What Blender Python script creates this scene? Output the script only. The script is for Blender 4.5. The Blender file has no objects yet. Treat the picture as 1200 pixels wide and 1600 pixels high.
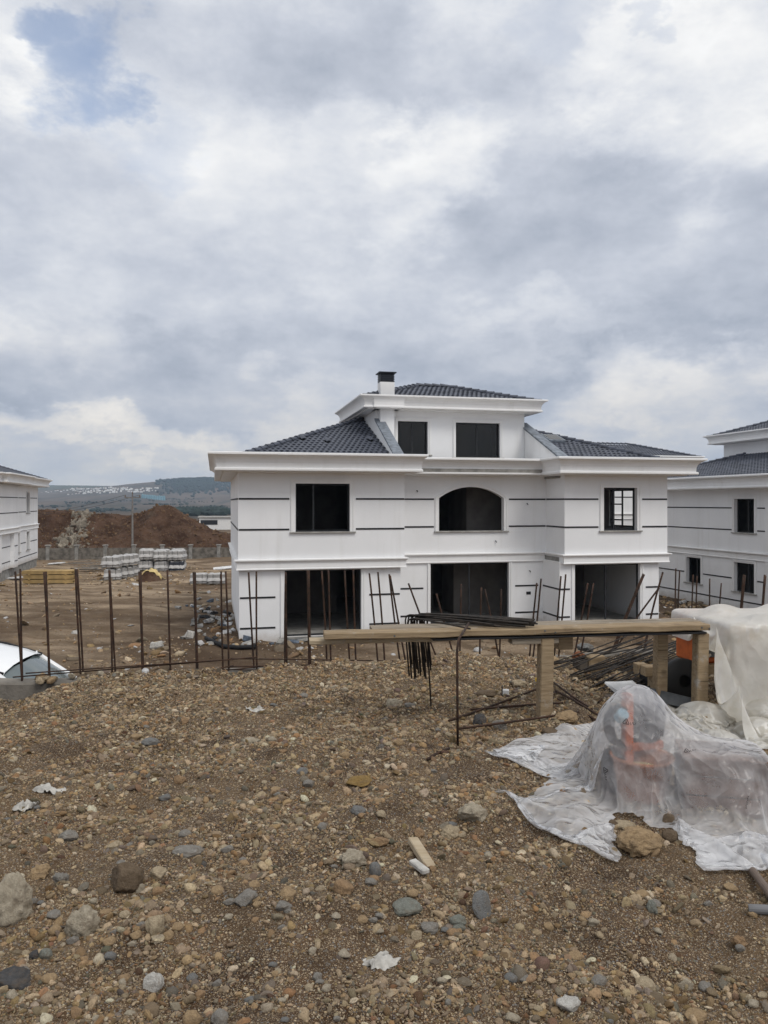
import bpy, bmesh, math, random
import numpy as np
from mathutils import Vector, Matrix, noise as mnoise

R = math.radians
rnd = random.Random(7)
nr = np.random.default_rng(11)
scn = bpy.context.scene
col = scn.collection

# ------------------------------------------------------------------ camera
F, CX, CY, EZ = 1180.0, 600.0, 785.0, 1.6        # focal length and horizon of the photograph, in its pixels
cam_d = bpy.data.cameras.new('camera')
cam = bpy.data.objects.new('camera', cam_d)
col.objects.link(cam)
cam.location = (0, 0, EZ)
cam.rotation_euler = (R(90), 0, 0)
cam_d.sensor_fit = 'VERTICAL'
cam_d.sensor_height = 24.0
cam_d.lens = 24.0 * F / 1600.0
cam_d.shift_y = -15.0 / 1600.0
cam_d.clip_start = 0.05
cam_d.clip_end = 12000.0
scn.camera = cam

# ------------------------------------------------------------------ world
SUN_EL, SUN_AZ = R(52), R(140)                   # azimuth clockwise from +Y: behind the camera, to its right
world = bpy.data.worlds.new('World')
scn.world = world
world.use_nodes = True
wt = world.node_tree
wt.nodes.clear()


def wn(t, **kw):
    n = wt.nodes.new(t)
    for k, v in kw.items():
        setattr(n, k, v)
    return n


def wmath(op, a, b=None, c=None, clamp=False):
    n = wn('ShaderNodeMath', operation=op, use_clamp=clamp)
    for i, q in enumerate((a, b, c)):
        if q is None:
            continue
        if hasattr(q, 'is_output'):
            wt.links.new(q, n.inputs[i])
        else:
            n.inputs[i].default_value = q
    return n.outputs[0]


def wsmooth(x, a, b, lo=0.0, hi=1.0):
    n = wn('ShaderNodeMapRange', interpolation_type='SMOOTHSTEP')
    wt.links.new(x, n.inputs[0])
    for i, q in enumerate((a, b, lo, hi)):
        n.inputs[i + 1].default_value = q
    return n.outputs[0]


def wmix(fac, a, b):
    n = wn('ShaderNodeMix', data_type='RGBA')
    if hasattr(fac, 'is_output'):
        wt.links.new(fac, n.inputs[0])
    else:
        n.inputs[0].default_value = fac
    for i, q in ((6, a), (7, b)):
        if hasattr(q, 'is_output'):
            wt.links.new(q, n.inputs[i])
        else:
            n.inputs[i].default_value = (*q, 1)
    return n.outputs[2]


def pixdir(x, y):
    v = Vector((x - CX, F, CY - y))
    return v.normalized()


tc = wn('ShaderNodeTexCoord')
D = tc.outputs['Generated']
sep = wn('ShaderNodeSeparateXYZ')
wt.links.new(D, sep.inputs[0])
dz = wmath('MAXIMUM', sep.outputs[2], 0.0)
den = wmath('ADD', dz, 0.30)
pu = wmath('DIVIDE', sep.outputs[0], den)
pv = wmath('DIVIDE', sep.outputs[1], den)
comb = wn('ShaderNodeCombineXYZ')
wt.links.new(pu, comb.inputs[0])
wt.links.new(pv, comb.inputs[1])
PL = comb.outputs[0]


def wnoise(scale, detail, rough, dist, off, vec=PL):
    m = wn('ShaderNodeMapping')
    wt.links.new(vec, m.inputs[0])
    m.inputs['Location'].default_value = off
    n = wn('ShaderNodeTexNoise')
    wt.links.new(m.outputs[0], n.inputs['Vector'])
    n.inputs['Scale'].default_value = scale
    n.inputs['Detail'].default_value = detail
    n.inputs['Roughness'].default_value = rough
    n.inputs['Distortion'].default_value = dist
    return n.outputs[0]


wmp = wn('ShaderNodeMapping')
wt.links.new(D, wmp.inputs[0])
wmp.inputs['Scale'].default_value = (1.0, 1.0, 1.8)
wcn = wn('ShaderNodeTexNoise')
wt.links.new(wmp.outputs[0], wcn.inputs['Vector'])
wcn.inputs['Scale'].default_value = 4.2
wcn.inputs['Detail'].default_value = 8
wcn.inputs['Roughness'].default_value = 0.62
wsb = wn('ShaderNodeVectorMath', operation='SUBTRACT')
wt.links.new(wcn.outputs['Color'], wsb.inputs[0]); wsb.inputs[1].default_value = (0.5, 0.5, 0.5)
wsc = wn('ShaderNodeVectorMath', operation='SCALE')
wt.links.new(wsb.outputs[0], wsc.inputs[0]); wsc.inputs['Scale'].default_value = 0.42
wad = wn('ShaderNodeVectorMath', operation='ADD')
wt.links.new(D, wad.inputs[0]); wt.links.new(wsc.outputs[0], wad.inputs[1])
DW = wad.outputs[0]


n_big = wnoise(0.55, 4, 0.5, 0.3, (3.1, 1.7, 0.4))
n_mid = wnoise(1.7, 9, 0.55, 0.15, (7.3, 2.2, 1.1))
n_puf = wnoise(3.6, 9, 0.6, 0.1, (1.3, 8.2, 4.1))
n_dir = wnoise(5.5, 10, 0.60, 0.0, (0.3, 2.0, 9.1), wmp.outputs[0])
n_fin = wnoise(14.0, 8, 0.62, 0.0, (5.3, 1.0, 2.1), wmp.outputs[0])


def lobe(x, y, wx, wy):
    """a soft patch of the cloud deck around one direction: wx, wy are half widths in degrees"""
    c = pixdir(x, y)
    right = Vector((c.y, -c.x, 0)).normalized()
    up = right.cross(c)
    a = wn('ShaderNodeVectorMath', operation='DOT_PRODUCT')
    wt.links.new(DW, a.inputs[0]); a.inputs[1].default_value = right / math.sin(R(wx))
    b = wn('ShaderNodeVectorMath', operation='DOT_PRODUCT')
    wt.links.new(DW, b.inputs[0]); b.inputs[1].default_value = up / math.sin(R(wy))
    f = wn('ShaderNodeVectorMath', operation='DOT_PRODUCT')
    wt.links.new(D, f.inputs[0]); f.inputs[1].default_value = c
    r2 = wmath('ADD', wmath('MULTIPLY', a.outputs['Value'], a.outputs['Value']),
               wmath('MULTIPLY', b.outputs['Value'], b.outputs['Value']))
    # ragged edge from the cloud noise
    r2 = wmath('ADD', r2, wmath('MULTIPLY', wmath('SUBTRACT', n_mid, 0.5), 1.2))
    g = wsmooth(r2, -0.2, 1.9, 1.0, 0.0)
    return wmath('MULTIPLY', g, wmath('GREATER_THAN', f.outputs['Value'], 0.0))


LOBES = [  # px, py, half widths, change of brightness
    (930, 420, 17, 9, -0.11), (760, 330, 9, 7, -0.05), (420, 70, 14, 5, -0.12), (600, 110, 8, 5, -0.05),
    (140, 590, 13, 3.0, -0.10), (60, 270, 9, 5, -0.06), (500, 590, 20, 4, -0.03), (1100, 470, 8, 4, -0.03),
    (640, 265, 4.5, 4, 0.17), (1090, 140, 9, 6, 0.17), (840, 40, 9, 5, 0.08), (250, 200, 14, 6, 0.07),
    (70, 75, 4, 3, 0.08), (30, 40, 4, 3, 0.10), (60, 652, 11, 1.4, 0.12), (960, 595, 6, 2.2, 0.12),
    (1080, 620, 10, 2.2, 0.06), (420, 665, 14, 1.6, 0.06), (560, 420, 8, 4, 0.06), (850, 500, 7, 1.6, 0.07), (330, 395, 14, 4, 0.02),
]
bright = wmath('ADD', 0.60, wmath('MULTIPLY', wmath('SUBTRACT', n_mid, 0.5), 0.30))
bright = wmath('ADD', bright, wmath('MULTIPLY', wmath('SUBTRACT', n_big, 0.5), 0.30))
bright = wmath('ADD', bright, wmath('MULTIPLY', wmath('SUBTRACT', n_puf, 0.5), 0.36))
bright = wmath('ADD', bright, wmath('MULTIPLY', wmath('SUBTRACT', n_dir, 0.5), 0.33))
bright = wmath('ADD', bright, wmath('MULTIPLY', wmath('SUBTRACT', n_fin, 0.5), 0.26))
for (lx, ly, wx, wy, am) in LOBES:
    bright = wmath('ADD', bright, wmath('MULTIPLY', lobe(lx, ly, wx, wy), am))
bright = wmath('ADD', bright, wmath('MULTIPLY', wmath('MULTIPLY', dz, dz), 0.40))      # an overcast deck is brighter overhead
bright = wmath('MAXIMUM', bright, 0.2)
ramp = wn('ShaderNodeValToRGB')
wt.links.new(wmath('MULTIPLY', bright, 0.8), ramp.inputs[0])
els = ramp.color_ramp.elements
els[0].position = 0.0; els[0].color = (0.0, 0.0, 0.0, 1)
els[1].position = 1.0; els[1].color = (1.25, 1.25, 1.25, 1)
for p, c in ((0.24, (0.275, 0.315, 0.395)), (0.36, (0.400, 0.440, 0.520)), (0.47, (0.540, 0.575, 0.650)), (0.56, (0.68, 0.705, 0.755)), (0.68, (0.86, 0.865, 0.87))):
    e = els.new(p); e.color = (*c, 1)
# light that has come a long way through the air near the horizon is warmer
warm = wn('ShaderNodeMix', data_type='RGBA', blend_type='MULTIPLY')
wt.links.new(wmath('MULTIPLY', wsmooth(dz, 0.02, 0.26, 1.0, 0.0), wsmooth(bright, 0.45, 0.75)), warm.inputs[0])
wt.links.new(ramp.outputs[0], warm.inputs[6])
warm.inputs[7].default_value = (1.06, 0.98, 0.87, 1)
cloud = warm.outputs[2]
# clear patches of blue between the clouds
sky = wn('ShaderNodeTexSky', sky_type='NISHITA')
sky.sun_disc = False
sky.sun_elevation = SUN_EL
sky.sun_rotation = SUN_AZ
sky.altitude = 700
WS = 0.1
skyc = wn('ShaderNodeVectorMath', operation='SCALE')
wt.links.new(sky.outputs[0], skyc.inputs[0]); skyc.inputs['Scale'].default_value = 1.6
cl10 = wn('ShaderNodeVectorMath', operation='SCALE')
wt.links.new(cloud, cl10.inputs[0]); cl10.inputs['Scale'].default_value = 1.0 / WS
gap = wmath('MULTIPLY', wsmooth(n_puf, 0.58, 0.72), wsmooth(dz, 0.3, 0.5))
holes = wmath('MAXIMUM', wmath('MAXIMUM', lobe(125, 85, 3.2, 3.2), lobe(55, 12, 3.0, 1.8)), wmath('MULTIPLY', lobe(850, 5, 3, 2), 0.3))
holes = wmath('MAXIMUM', holes, wmath('MULTIPLY', lobe(225, 235, 3, 3), 0.35))
holes = wmath('MAXIMUM', holes, wmath('MULTIPLY', lobe(985, 65, 1.5, 1.2), 0.35))
gap = wmath('MULTIPLY', wmath('MAXIMUM', wmath('MULTIPLY', gap, 0.3), holes), 0.72)
skymix = wmix(gap, cl10.outputs[0], skyc.outputs[0])
bg = wn('ShaderNodeBackground')
wt.links.new(skymix, bg.inputs[0])
bg.inputs[1].default_value = WS
wo = wn('ShaderNodeOutputWorld')
wt.links.new(bg.outputs[0], wo.inputs[0])

# ------------------------------------------------------------------ sun
sun_d = bpy.data.lights.new('sun', 'SUN')
sun_d.energy = 1.5
sun_d.angle = R(24)
sun_d.color = (1.0, 0.96, 0.90)
sun = bpy.data.objects.new('sun', sun_d)
col.objects.link(sun)
sv = Vector((math.sin(SUN_AZ) * math.cos(SUN_EL), math.cos(SUN_AZ) * math.cos(SUN_EL), math.sin(SUN_EL)))
sun.rotation_euler = sv.to_track_quat('Z', 'Y').to_euler()
sun.location = (20, -20, 40)

scn.view_settings.view_transform = 'Standard'
scn.view_settings.look = 'None'
scn.view_settings.exposure = 0.12
scn.view_settings.gamma = 1.0
scn.view_settings.use_curve_mapping = False
scn.render.engine = 'CYCLES'
scn.cycles.use_denoising = True
scn.cycles.denoising_prefilter = 'ACCURATE'
scn.cycles.max_bounces = 8
scn.cycles.transparent_max_bounces = 12
scn.cycles.volume_bounces = 0

# ------------------------------------------------------------------ materials


class NT:
    def __init__(self, name):
        self.m = bpy.data.materials.new(name)
        self.m.use_nodes = True
        self.t = self.m.node_tree
        self.t.nodes.clear()
        self.out = self.n('ShaderNodeOutputMaterial')
        self.tc = self.n('ShaderNodeTexCoord')
        self.O = self.tc.outputs['Object']

    def n(self, t, **kw):
        q = self.t.nodes.new(t)
        for k, v in kw.items():
            setattr(q, k, v)
        return q

    def put(self, sock, v):
        if hasattr(v, 'is_output'):
            self.t.links.new(v, sock)
        elif isinstance(v, (tuple, list)) and len(v) == 3 and sock.type == 'RGBA':
            sock.default_value = (*v, 1)
        else:
            sock.default_value = v

    def noise(self, scale, detail=6, rough=0.55, dist=0.0, vec=None, stretch=None, off=(0, 0, 0)):
        v = vec if vec is not None else self.O
        if stretch or off != (0, 0, 0):
            m = self.n('ShaderNodeMapping')
            self.put(m.inputs[0], v)
            m.inputs['Scale'].default_value = stretch or (1, 1, 1)
            m.inputs['Location'].default_value = off
            v = m.outputs[0]
        q = self.n('ShaderNodeTexNoise')
        self.put(q.inputs['Vector'], v)
        q.inputs['Scale'].default_value = scale
        q.inputs['Detail'].default_value = detail
        q.inputs['Roughness'].default_value = rough
        q.inputs['Distortion'].default_value = dist
        return q.outputs[0]

    def voro(self, scale, out='Distance', vec=None, rnd_=1.0):
        q = self.n('ShaderNodeTexVoronoi')
        self.put(q.inputs['Vector'], vec if vec is not None else self.O)
        q.inputs['Scale'].default_value = scale
        q.inputs['Randomness'].default_value = rnd_
        return q.outputs[out]

    def step(self, x, a, b, lo=0.0, hi=1.0):
        q = self.n('ShaderNodeMapRange', interpolation_type='SMOOTHSTEP')
        self.put(q.inputs[0], x)
        for i, v in enumerate((a, b, lo, hi)):
            q.inputs[i + 1].default_value = v
        return q.outputs[0]

    def math(self, op, a, b=0.0):
        q = self.n('ShaderNodeMath', operation=op)
        self.put(q.inputs[0], a); self.put(q.inputs[1], b)
        return q.outputs[0]

    def mix(self, f, a, b, blend='MIX'):
        q = self.n('ShaderNodeMix', data_type='RGBA', blend_type=blend)
        self.put(q.inputs[0], f); self.put(q.inputs[6], a); self.put(q.inputs[7], b)
        return q.outputs[2]

    def bump(self, h, strength=0.3, dist=0.02, prev=None):
        q = self.n('ShaderNodeBump')
        q.inputs['Strength'].default_value = strength
        q.inputs['Distance'].default_value = dist
        self.put(q.inputs['Height'], h)
        if prev is not None:
            self.put(q.inputs['Normal'], prev)
        return q.outputs[0]

    def bsdf(self, colr, rough=0.8, normal=None, metal=0.0, spec=0.3, **kw):
        q = self.n('ShaderNodeBsdfPrincipled')
        self.put(q.inputs['Base Color'], colr)
        self.put(q.inputs['Roughness'], rough)
        self.put(q.inputs['Metallic'], metal)
        q.inputs['Specular IOR Level'].default_value = spec
        if normal is not None:
            self.put(q.inputs['Normal'], normal)
        for k, v in kw.items():
            self.put(q.inputs[k], v)
        self.t.links.new(q.outputs[0], self.out.inputs[0])
        return q

    def vcol(self, name='Col'):
        a = self.n('ShaderNodeAttribute', attribute_name=name)
        return a.outputs['Color']


M = {}


def simple(name, c, rough=0.7, var=0.25, scale=6.0, bump=0.15, bscale=60.0, metal=0.0, spec=0.3, bdist=0.004):
    t = NT(name)
    n1 = t.noise(scale, 6)
    dark = tuple(x * (1 - var) for x in c)
    lite = tuple(min(1, x * (1 + var * 0.7)) for x in c)
    cc = t.mix(t.step(n1, 0.3, 0.7), dark, lite)
    nb = t.bump(t.noise(bscale, 4), bump, bdist)
    t.bsdf(cc, rough, nb, metal, spec)
    M[name] = t.m
    return t.m


def mk_stucco(name, base):
    t = NT(name)
    big = t.noise(0.5, 5, 0.6)
    streak = t.noise(1.0, 5, 0.6, stretch=(2.2, 2.2, 0.16))
    spots = t.noise(3.2, 8, 0.7, off=(4, 2, 7))
    c1 = t.mix(t.step(big, 0.35, 0.7), tuple(x * 0.945 for x in base), base)
    c1 = t.mix(t.step(streak, 0.53, 0.76, 0, 0.27), c1, (0.60, 0.59, 0.56))
    c1 = t.mix(t.step(spots, 0.66, 0.80, 0, 0.35), c1, (0.62, 0.60, 0.56))
    # splashes of mud near the foot of the wall
    sp = t.n('ShaderNodeSeparateXYZ'); t.put(sp.inputs[0], t.O)
    foot = t.step(t.math('ADD', sp.outputs[2], t.math('MULTIPLY', spots, 0.7)), 0.25, 0.85, 0.55, 0.0)
    c1 = t.mix(foot, c1, (0.38, 0.32, 0.26))
    b = t.bump(t.noise(90, 4, 0.6), 0.25, 0.004)
    t.bsdf(c1, 0.85, b, spec=0.2)
    M[name] = t.m


mk_stucco('stucco', (0.83, 0.835, 0.845))
mk_stucco('moulding', (0.83, 0.83, 0.83))
simple('black_trim', (0.018, 0.018, 0.020), 0.6)
simple('alu_frame', (0.022, 0.023, 0.026), 0.45)
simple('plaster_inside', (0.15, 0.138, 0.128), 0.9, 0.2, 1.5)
simple('concrete', (0.27, 0.262, 0.245), 0.9, 0.3, 3.0, 0.4, 40.0, bdist=0.01)
simple('concrete_dark', (0.165, 0.150, 0.130), 0.95, 0.45, 2.5, 0.6, 30.0, bdist=0.015)
simple('concrete_light', (0.36, 0.35, 0.33), 0.9, 0.25, 3.0, 0.4, 30.0, bdist=0.01)
simple('roof_tile', (0.068, 0.076, 0.100), 0.5, 0.3, 2.0, 0.3, 120.0)
simple('roof_deck', (0.03, 0.03, 0.034), 0.8)
simple('flashing', (0.20, 0.225, 0.26), 0.55, 0.35, 5.0, 0.5, 14.0, metal=0.3, bdist=0.02)
simple('chimney_metal', (0.022, 0.026, 0.036), 0.45)
simple('paver', (0.37, 0.36, 0.35), 0.9, 0.3, 2.0)
simple('paver_dark', (0.05, 0.055, 0.07), 0.8, 0.3, 2.0)
simple('wrap_white', (0.43, 0.42, 0.41), 0.5, 0.2, 3.0, 0.7, 9.0, bdist=0.03)
simple('lumber_yellow', (0.37, 0.255, 0.11), 0.8, 0.35, 1.3)
simple('sack_yellow', (0.55, 0.43, 0.20), 0.8, 0.25, 3.0, 0.6, 10.0, bdist=0.03)
simple('wood_grey', (0.21, 0.19, 0.165), 0.9, 0.4, 2.0)
simple('rubber', (0.012, 0.012, 0.013), 0.65)
simple('black_plastic', (0.016, 0.016, 0.018), 0.45)
simple('orange_paint', (0.47, 0.105, 0.022), 0.5, 0.35, 5.0, 0.3, 30.0)
simple('motor_grey', (0.030, 0.033, 0.055), 0.5, 0.3, 7.0)
simple('crate_brown', (0.145, 0.072, 0.042), 0.75, 0.35, 6.0)
simple('tub_orange', (0.40, 0.13, 0.035), 0.5, 0.3, 7.0)
simple('pale_blue', (0.20, 0.34, 0.42), 0.5)
simple('pale_cable', (0.55, 0.50, 0.42), 0.5)
simple('yellow_foam', (0.78, 0.48, 0.035), 0.8)
simple('paper_white', (0.42, 0.405, 0.375), 0.8, 0.25, 20.0, 0.6, 40.0, bdist=0.01)
simple('steel_plate', (0.10, 0.105, 0.11), 0.5, 0.4, 8.0, metal=0.3)
simple('pvc_grey', (0.14, 0.14, 0.145), 0.5)
simple('pvc_brown', (0.16, 0.12, 0.095), 0.6)
simple('ink', (0.02, 0.02, 0.025), 0.5)
simple('car_paint', (0.78, 0.79, 0.80), 0.25, 0.03, 1.0, 0.0, 10.0, spec=0.5)
simple('far_white', (0.75, 0.74, 0.72), 0.9, 0.15)
simple('far_roof', (0.26, 0.17, 0.14), 0.9)
simple('far_blue', (0.17, 0.33, 0.40), 0.8)
simple('bark', (0.10, 0.085, 0.07), 0.9)
simple('far_conifer', (0.020, 0.034, 0.030), 0.95, 0.5, 0.05)
simple('pole_concrete', (0.20, 0.19, 0.18), 0.9)
simple('styrofoam', (0.60, 0.60, 0.60), 0.8)
simple('insulation_blue', (0.115, 0.14, 0.18), 0.8, 0.4, 6.0, 0.5, 14.0, bdist=0.02)


def mk_wood(name, a, b, dark):
    t = NT(name)
    g = t.noise(5.0, 8, 0.65, 0.4, stretch=(0.6, 9, 9))
    g2 = t.noise(26.0, 5, 0.6, 0.2, stretch=(0.4, 7, 7))
    st = t.noise(2.6, 5, 0.6, off=(3, 5, 1))
    c1 = t.mix(t.step(g, 0.3, 0.7), a, b)
    c1 = t.mix(t.step(g2, 0.52, 0.72, 0, 0.55), c1, dark)
    c1 = t.mix(t.step(st, 0.55, 0.75, 0, 0.6), c1, dark)
    kn = t.voro(2.4, 'Distance')
    c1 = t.mix(t.step(kn, 0.03, 0.09, 0.6, 0.0), c1, tuple(x * 0.5 for x in dark))
    sl = t.noise(3.0, 3, 0.5, 0.1, stretch=(0.25, 16, 16), off=(1, 4, 2))
    c1 = t.mix(t.step(sl, 0.655, 0.70, 0, 0.85), c1, tuple(x * 0.3 for x in dark))
    cm = t.noise(7.0, 7, 0.7, off=(8, 8, 2))
    c1 = t.mix(t.step(cm, 0.56, 0.70, 0, 0.7), c1, (0.36, 0.345, 0.32))
    h = t.math('SUBTRACT', t.math('ADD', g, g2), t.step(sl, 0.64, 0.70, 0, 1.2))
    t.bsdf(c1, 0.82, t.bump(h, 0.35, 0.006), spec=0.2)
    M[name] = t.m


mk_wood('bench_wood', (0.215, 0.155, 0.092), (0.33, 0.25, 0.158), (0.105, 0.070, 0.042))
mk_wood('bench_top_wood', (0.205, 0.170, 0.130), (0.29, 0.245, 0.19), (0.11, 0.085, 0.062))
mk_wood('new_wood', (0.34, 0.27, 0.18), (0.43, 0.36, 0.26), (0.24, 0.18, 0.115))


def mk_rust(name, a, b):
    t = NT(name)
    n1 = t.noise(22, 8, 0.7)
    c1 = t.mix(t.step(n1, 0.35, 0.65), a, b)
    sp = t.n('ShaderNodeSeparateXYZ'); t.put(sp.inputs[0], t.tc.outputs['UV'])
    ribs = t.math('SINE', t.math('MULTIPLY', sp.outputs[1], 420.0))
    t.bsdf(c1, 0.75, t.bump(t.math('ADD', ribs, n1), 0.5, 0.0015), metal=0.15, spec=0.3)
    M[name] = t.m


mk_rust('rebar_rust', (0.022, 0.015, 0.012), (0.070, 0.036, 0.022))
mk_rust('rebar_dark', (0.016, 0.015, 0.0145), (0.050, 0.040, 0.033))


# glass
t = NT('glass')
gl = t.n('ShaderNodeBsdfGlossy'); gl.inputs['Roughness'].default_value = 0.02
tr = t.n('ShaderNodeBsdfTransparent'); tr.inputs[0].default_value = (0.42, 0.43, 0.43, 1)
fr = t.n('ShaderNodeFresnel'); fr.inputs[0].default_value = 1.5
ms = t.n('ShaderNodeMixShader')
t.t.links.new(fr.outputs[0], ms.inputs[0]); t.t.links.new(tr.outputs[0], ms.inputs[1]); t.t.links.new(gl.outputs[0], ms.inputs[2])
t.t.links.new(ms.outputs[0], t.out.inputs[0])
M['glass'] = t.m


def mk_sheet(name, transp, c, tint=None, gloss=0.9, cs=7.0):
    """thin polythene: part see-through, part milky; sharp creases are whiter and catch the light"""
    t = NT(name)
    n1 = t.noise(5.0, 6, 0.6)
    warp = t.n('ShaderNodeTexNoise'); t.put(warp.inputs['Vector'], t.O); warp.inputs['Scale'].default_value = 3.0; warp.inputs['Detail'].default_value = 3
    ad = t.n('ShaderNodeVectorMath', operation='SCALE'); t.put(ad.inputs[0], warp.outputs['Color']); ad.inputs['Scale'].default_value = 0.25
    av = t.n('ShaderNodeVectorMath', operation='ADD'); t.put(av.inputs[0], t.O); t.put(av.inputs[1], ad.outputs[0])
    mp = t.n('ShaderNodeMapping'); t.put(mp.inputs[0], av.outputs[0]); mp.inputs['Scale'].default_value = (1.0, 1.0, 0.55)
    hs, crease = None, None
    for q, am in ((cs, 1.0), (cs * 2.7, 0.4)):
        v = t.n('ShaderNodeTexVoronoi'); t.put(v.inputs['Vector'], mp.outputs[0]); v.inputs['Scale'].default_value = q
        e = t.n('ShaderNodeTexVoronoi', feature='DISTANCE_TO_EDGE'); t.put(e.inputs['Vector'], mp.outputs[0]); e.inputs['Scale'].default_value = q
        h = t.math('MULTIPLY', v.outputs['Distance'], am)
        hs = h if hs is None else t.math('ADD', hs, h)
        k = t.step(e.outputs['Distance'], 0.0, 0.05, am, 0.0)
        crease = k if crease is None else t.math('MAXIMUM', crease, k)
    crease = t.math('MULTIPLY', crease, t.step(t.noise(2.5, 4, 0.6, off=(2, 7, 3)), 0.42, 0.62))
    cc = t.mix(t.step(n1, 0.3, 0.75), tuple(x * 0.88 for x in c), c)
    if tint:
        cc = t.mix(t.step(t.noise(3.2, 6, 0.7, off=(4, 1, 1)), 0.45, 0.72, 0, 0.75), cc, tint)
    nb = t.bump(hs, 0.75 if gloss > .6 else 0.34, 0.06)
    di = t.n('ShaderNodeBsdfDiffuse'); t.put(di.inputs[0], cc); t.put(di.inputs['Normal'], nb)
    tl = t.n('ShaderNodeBsdfTranslucent'); t.put(tl.inputs[0], cc); t.put(tl.inputs['Normal'], nb)
    gs = t.n('ShaderNodeBsdfGlossy'); gs.inputs['Roughness'].default_value = 0.16 if gloss > .6 else 0.40; t.put(gs.inputs['Normal'], nb)
    tp = t.n('ShaderNodeBsdfTransparent')
    m1 = t.n('ShaderNodeMixShader'); m1.inputs[0].default_value = 0.42
    t.t.links.new(di.outputs[0], m1.inputs[1]); t.t.links.new(tl.outputs[0], m1.inputs[2])
    f2 = t.n('ShaderNodeFresnel'); f2.inputs[0].default_value = 1.5; t.put(f2.inputs['Normal'], nb)
    m2 = t.n('ShaderNodeMixShader')
    t.put(m2.inputs[0], t.math('MULTIPLY', f2.outputs[0], gloss))
    t.t.links.new(m1.outputs[0], m2.inputs[1]); t.t.links.new(gs.outputs[0], m2.inputs[2])
    # seen edge on, a film hides more; so it does where it is crumpled white
    lw = t.n('ShaderNodeLayerWeight'); lw.inputs[0].default_value = 0.35
    op = t.math('MULTIPLY', t.step(lw.outputs['Facing'], 0.0, 0.9, transp, transp * 0.12), t.step(n1, 0.25, 0.75, 1.2, 0.72))
    op = t.math('MULTIPLY', op, t.math('SUBTRACT', 1.0, t.math('MULTIPLY', crease, 0.16)))
    m3 = t.n('ShaderNodeMixShader')
    t.put(m3.inputs[0], op)
    t.t.links.new(m2.outputs[0], m3.inputs[1]); t.t.links.new(tp.outputs[0], m3.inputs[2])
    t.t.links.new(m3.outputs[0], t.out.inputs[0])
    M[name] = t.m


mk_sheet('film_clear', 0.67, (0.88, 0.88, 0.90), gloss=0.8)
mk_sheet('film_milky', 0.06, (0.78, 0.755, 0.70), (0.64, 0.59, 0.49), 0.22, 5.0)
mk_sheet('film_dirty', 0.25, (0.72, 0.69, 0.62), (0.50, 0.45, 0.35), 0.35)


# soil of the foreground: dark earth full of fine grit
def mk_gravel_soil():
    t = NT('gravel_soil')
    big = t.noise(0.9, 5, 0.55)
    med = t.noise(5.0, 7, 0.6)
    fine = t.noise(160.0, 4, 0.7)
    soil = t.mix(t.step(med, 0.35, 0.68), (0.034, 0.018, 0.0095), (0.090, 0.052, 0.028))
    soil = t.mix(t.step(big, 0.40, 0.66, 0, 0.65), soil, (0.150, 0.100, 0.056))
    # three sizes of grit, each grain with a tone of its own
    h = None
    for sc, th, amt in ((340.0, 0.40, 0.8), (150.0, 0.36, 0.85), (75.0, 0.30, 0.8)):
        v = t.n('ShaderNodeTexVoronoi'); t.put(v.inputs['Vector'], t.O); v.inputs['Scale'].default_value = sc
        sepc = t.n('ShaderNodeSeparateColor'); t.put(sepc.inputs[0], v.outputs['Color'])
        g = t.mix(t.step(sepc.outputs[0], 0.0, 1.0), (0.11, 0.073, 0.042), (0.55, 0.435, 0.295))
        g = t.mix(t.step(sepc.outputs[2], 0.72, 0.8), g, (0.23, 0.225, 0.215))
        m = t.math('MULTIPLY', t.step(v.outputs['Distance'], th, th + 0.12, amt, 0.0), t.step(sepc.outputs[1], 0.42, 0.5))
        m = t.math('MULTIPLY', m, t.step(med, 0.28, 0.55, 0.35, 1.0))
        soil = t.mix(m, soil, g)
        hh = t.math('DIVIDE', m, sc / 60.0)
        h = hh if h is None else t.math('ADD', h, hh)
    h = t.math('ADD', h, t.math('MULTIPLY', fine, 0.35))
    t.bsdf(soil, 0.95, t.bump(h, 0.9, 0.012), spec=0.15)
    M['gravel_soil'] = t.m


mk_gravel_soil()


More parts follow.
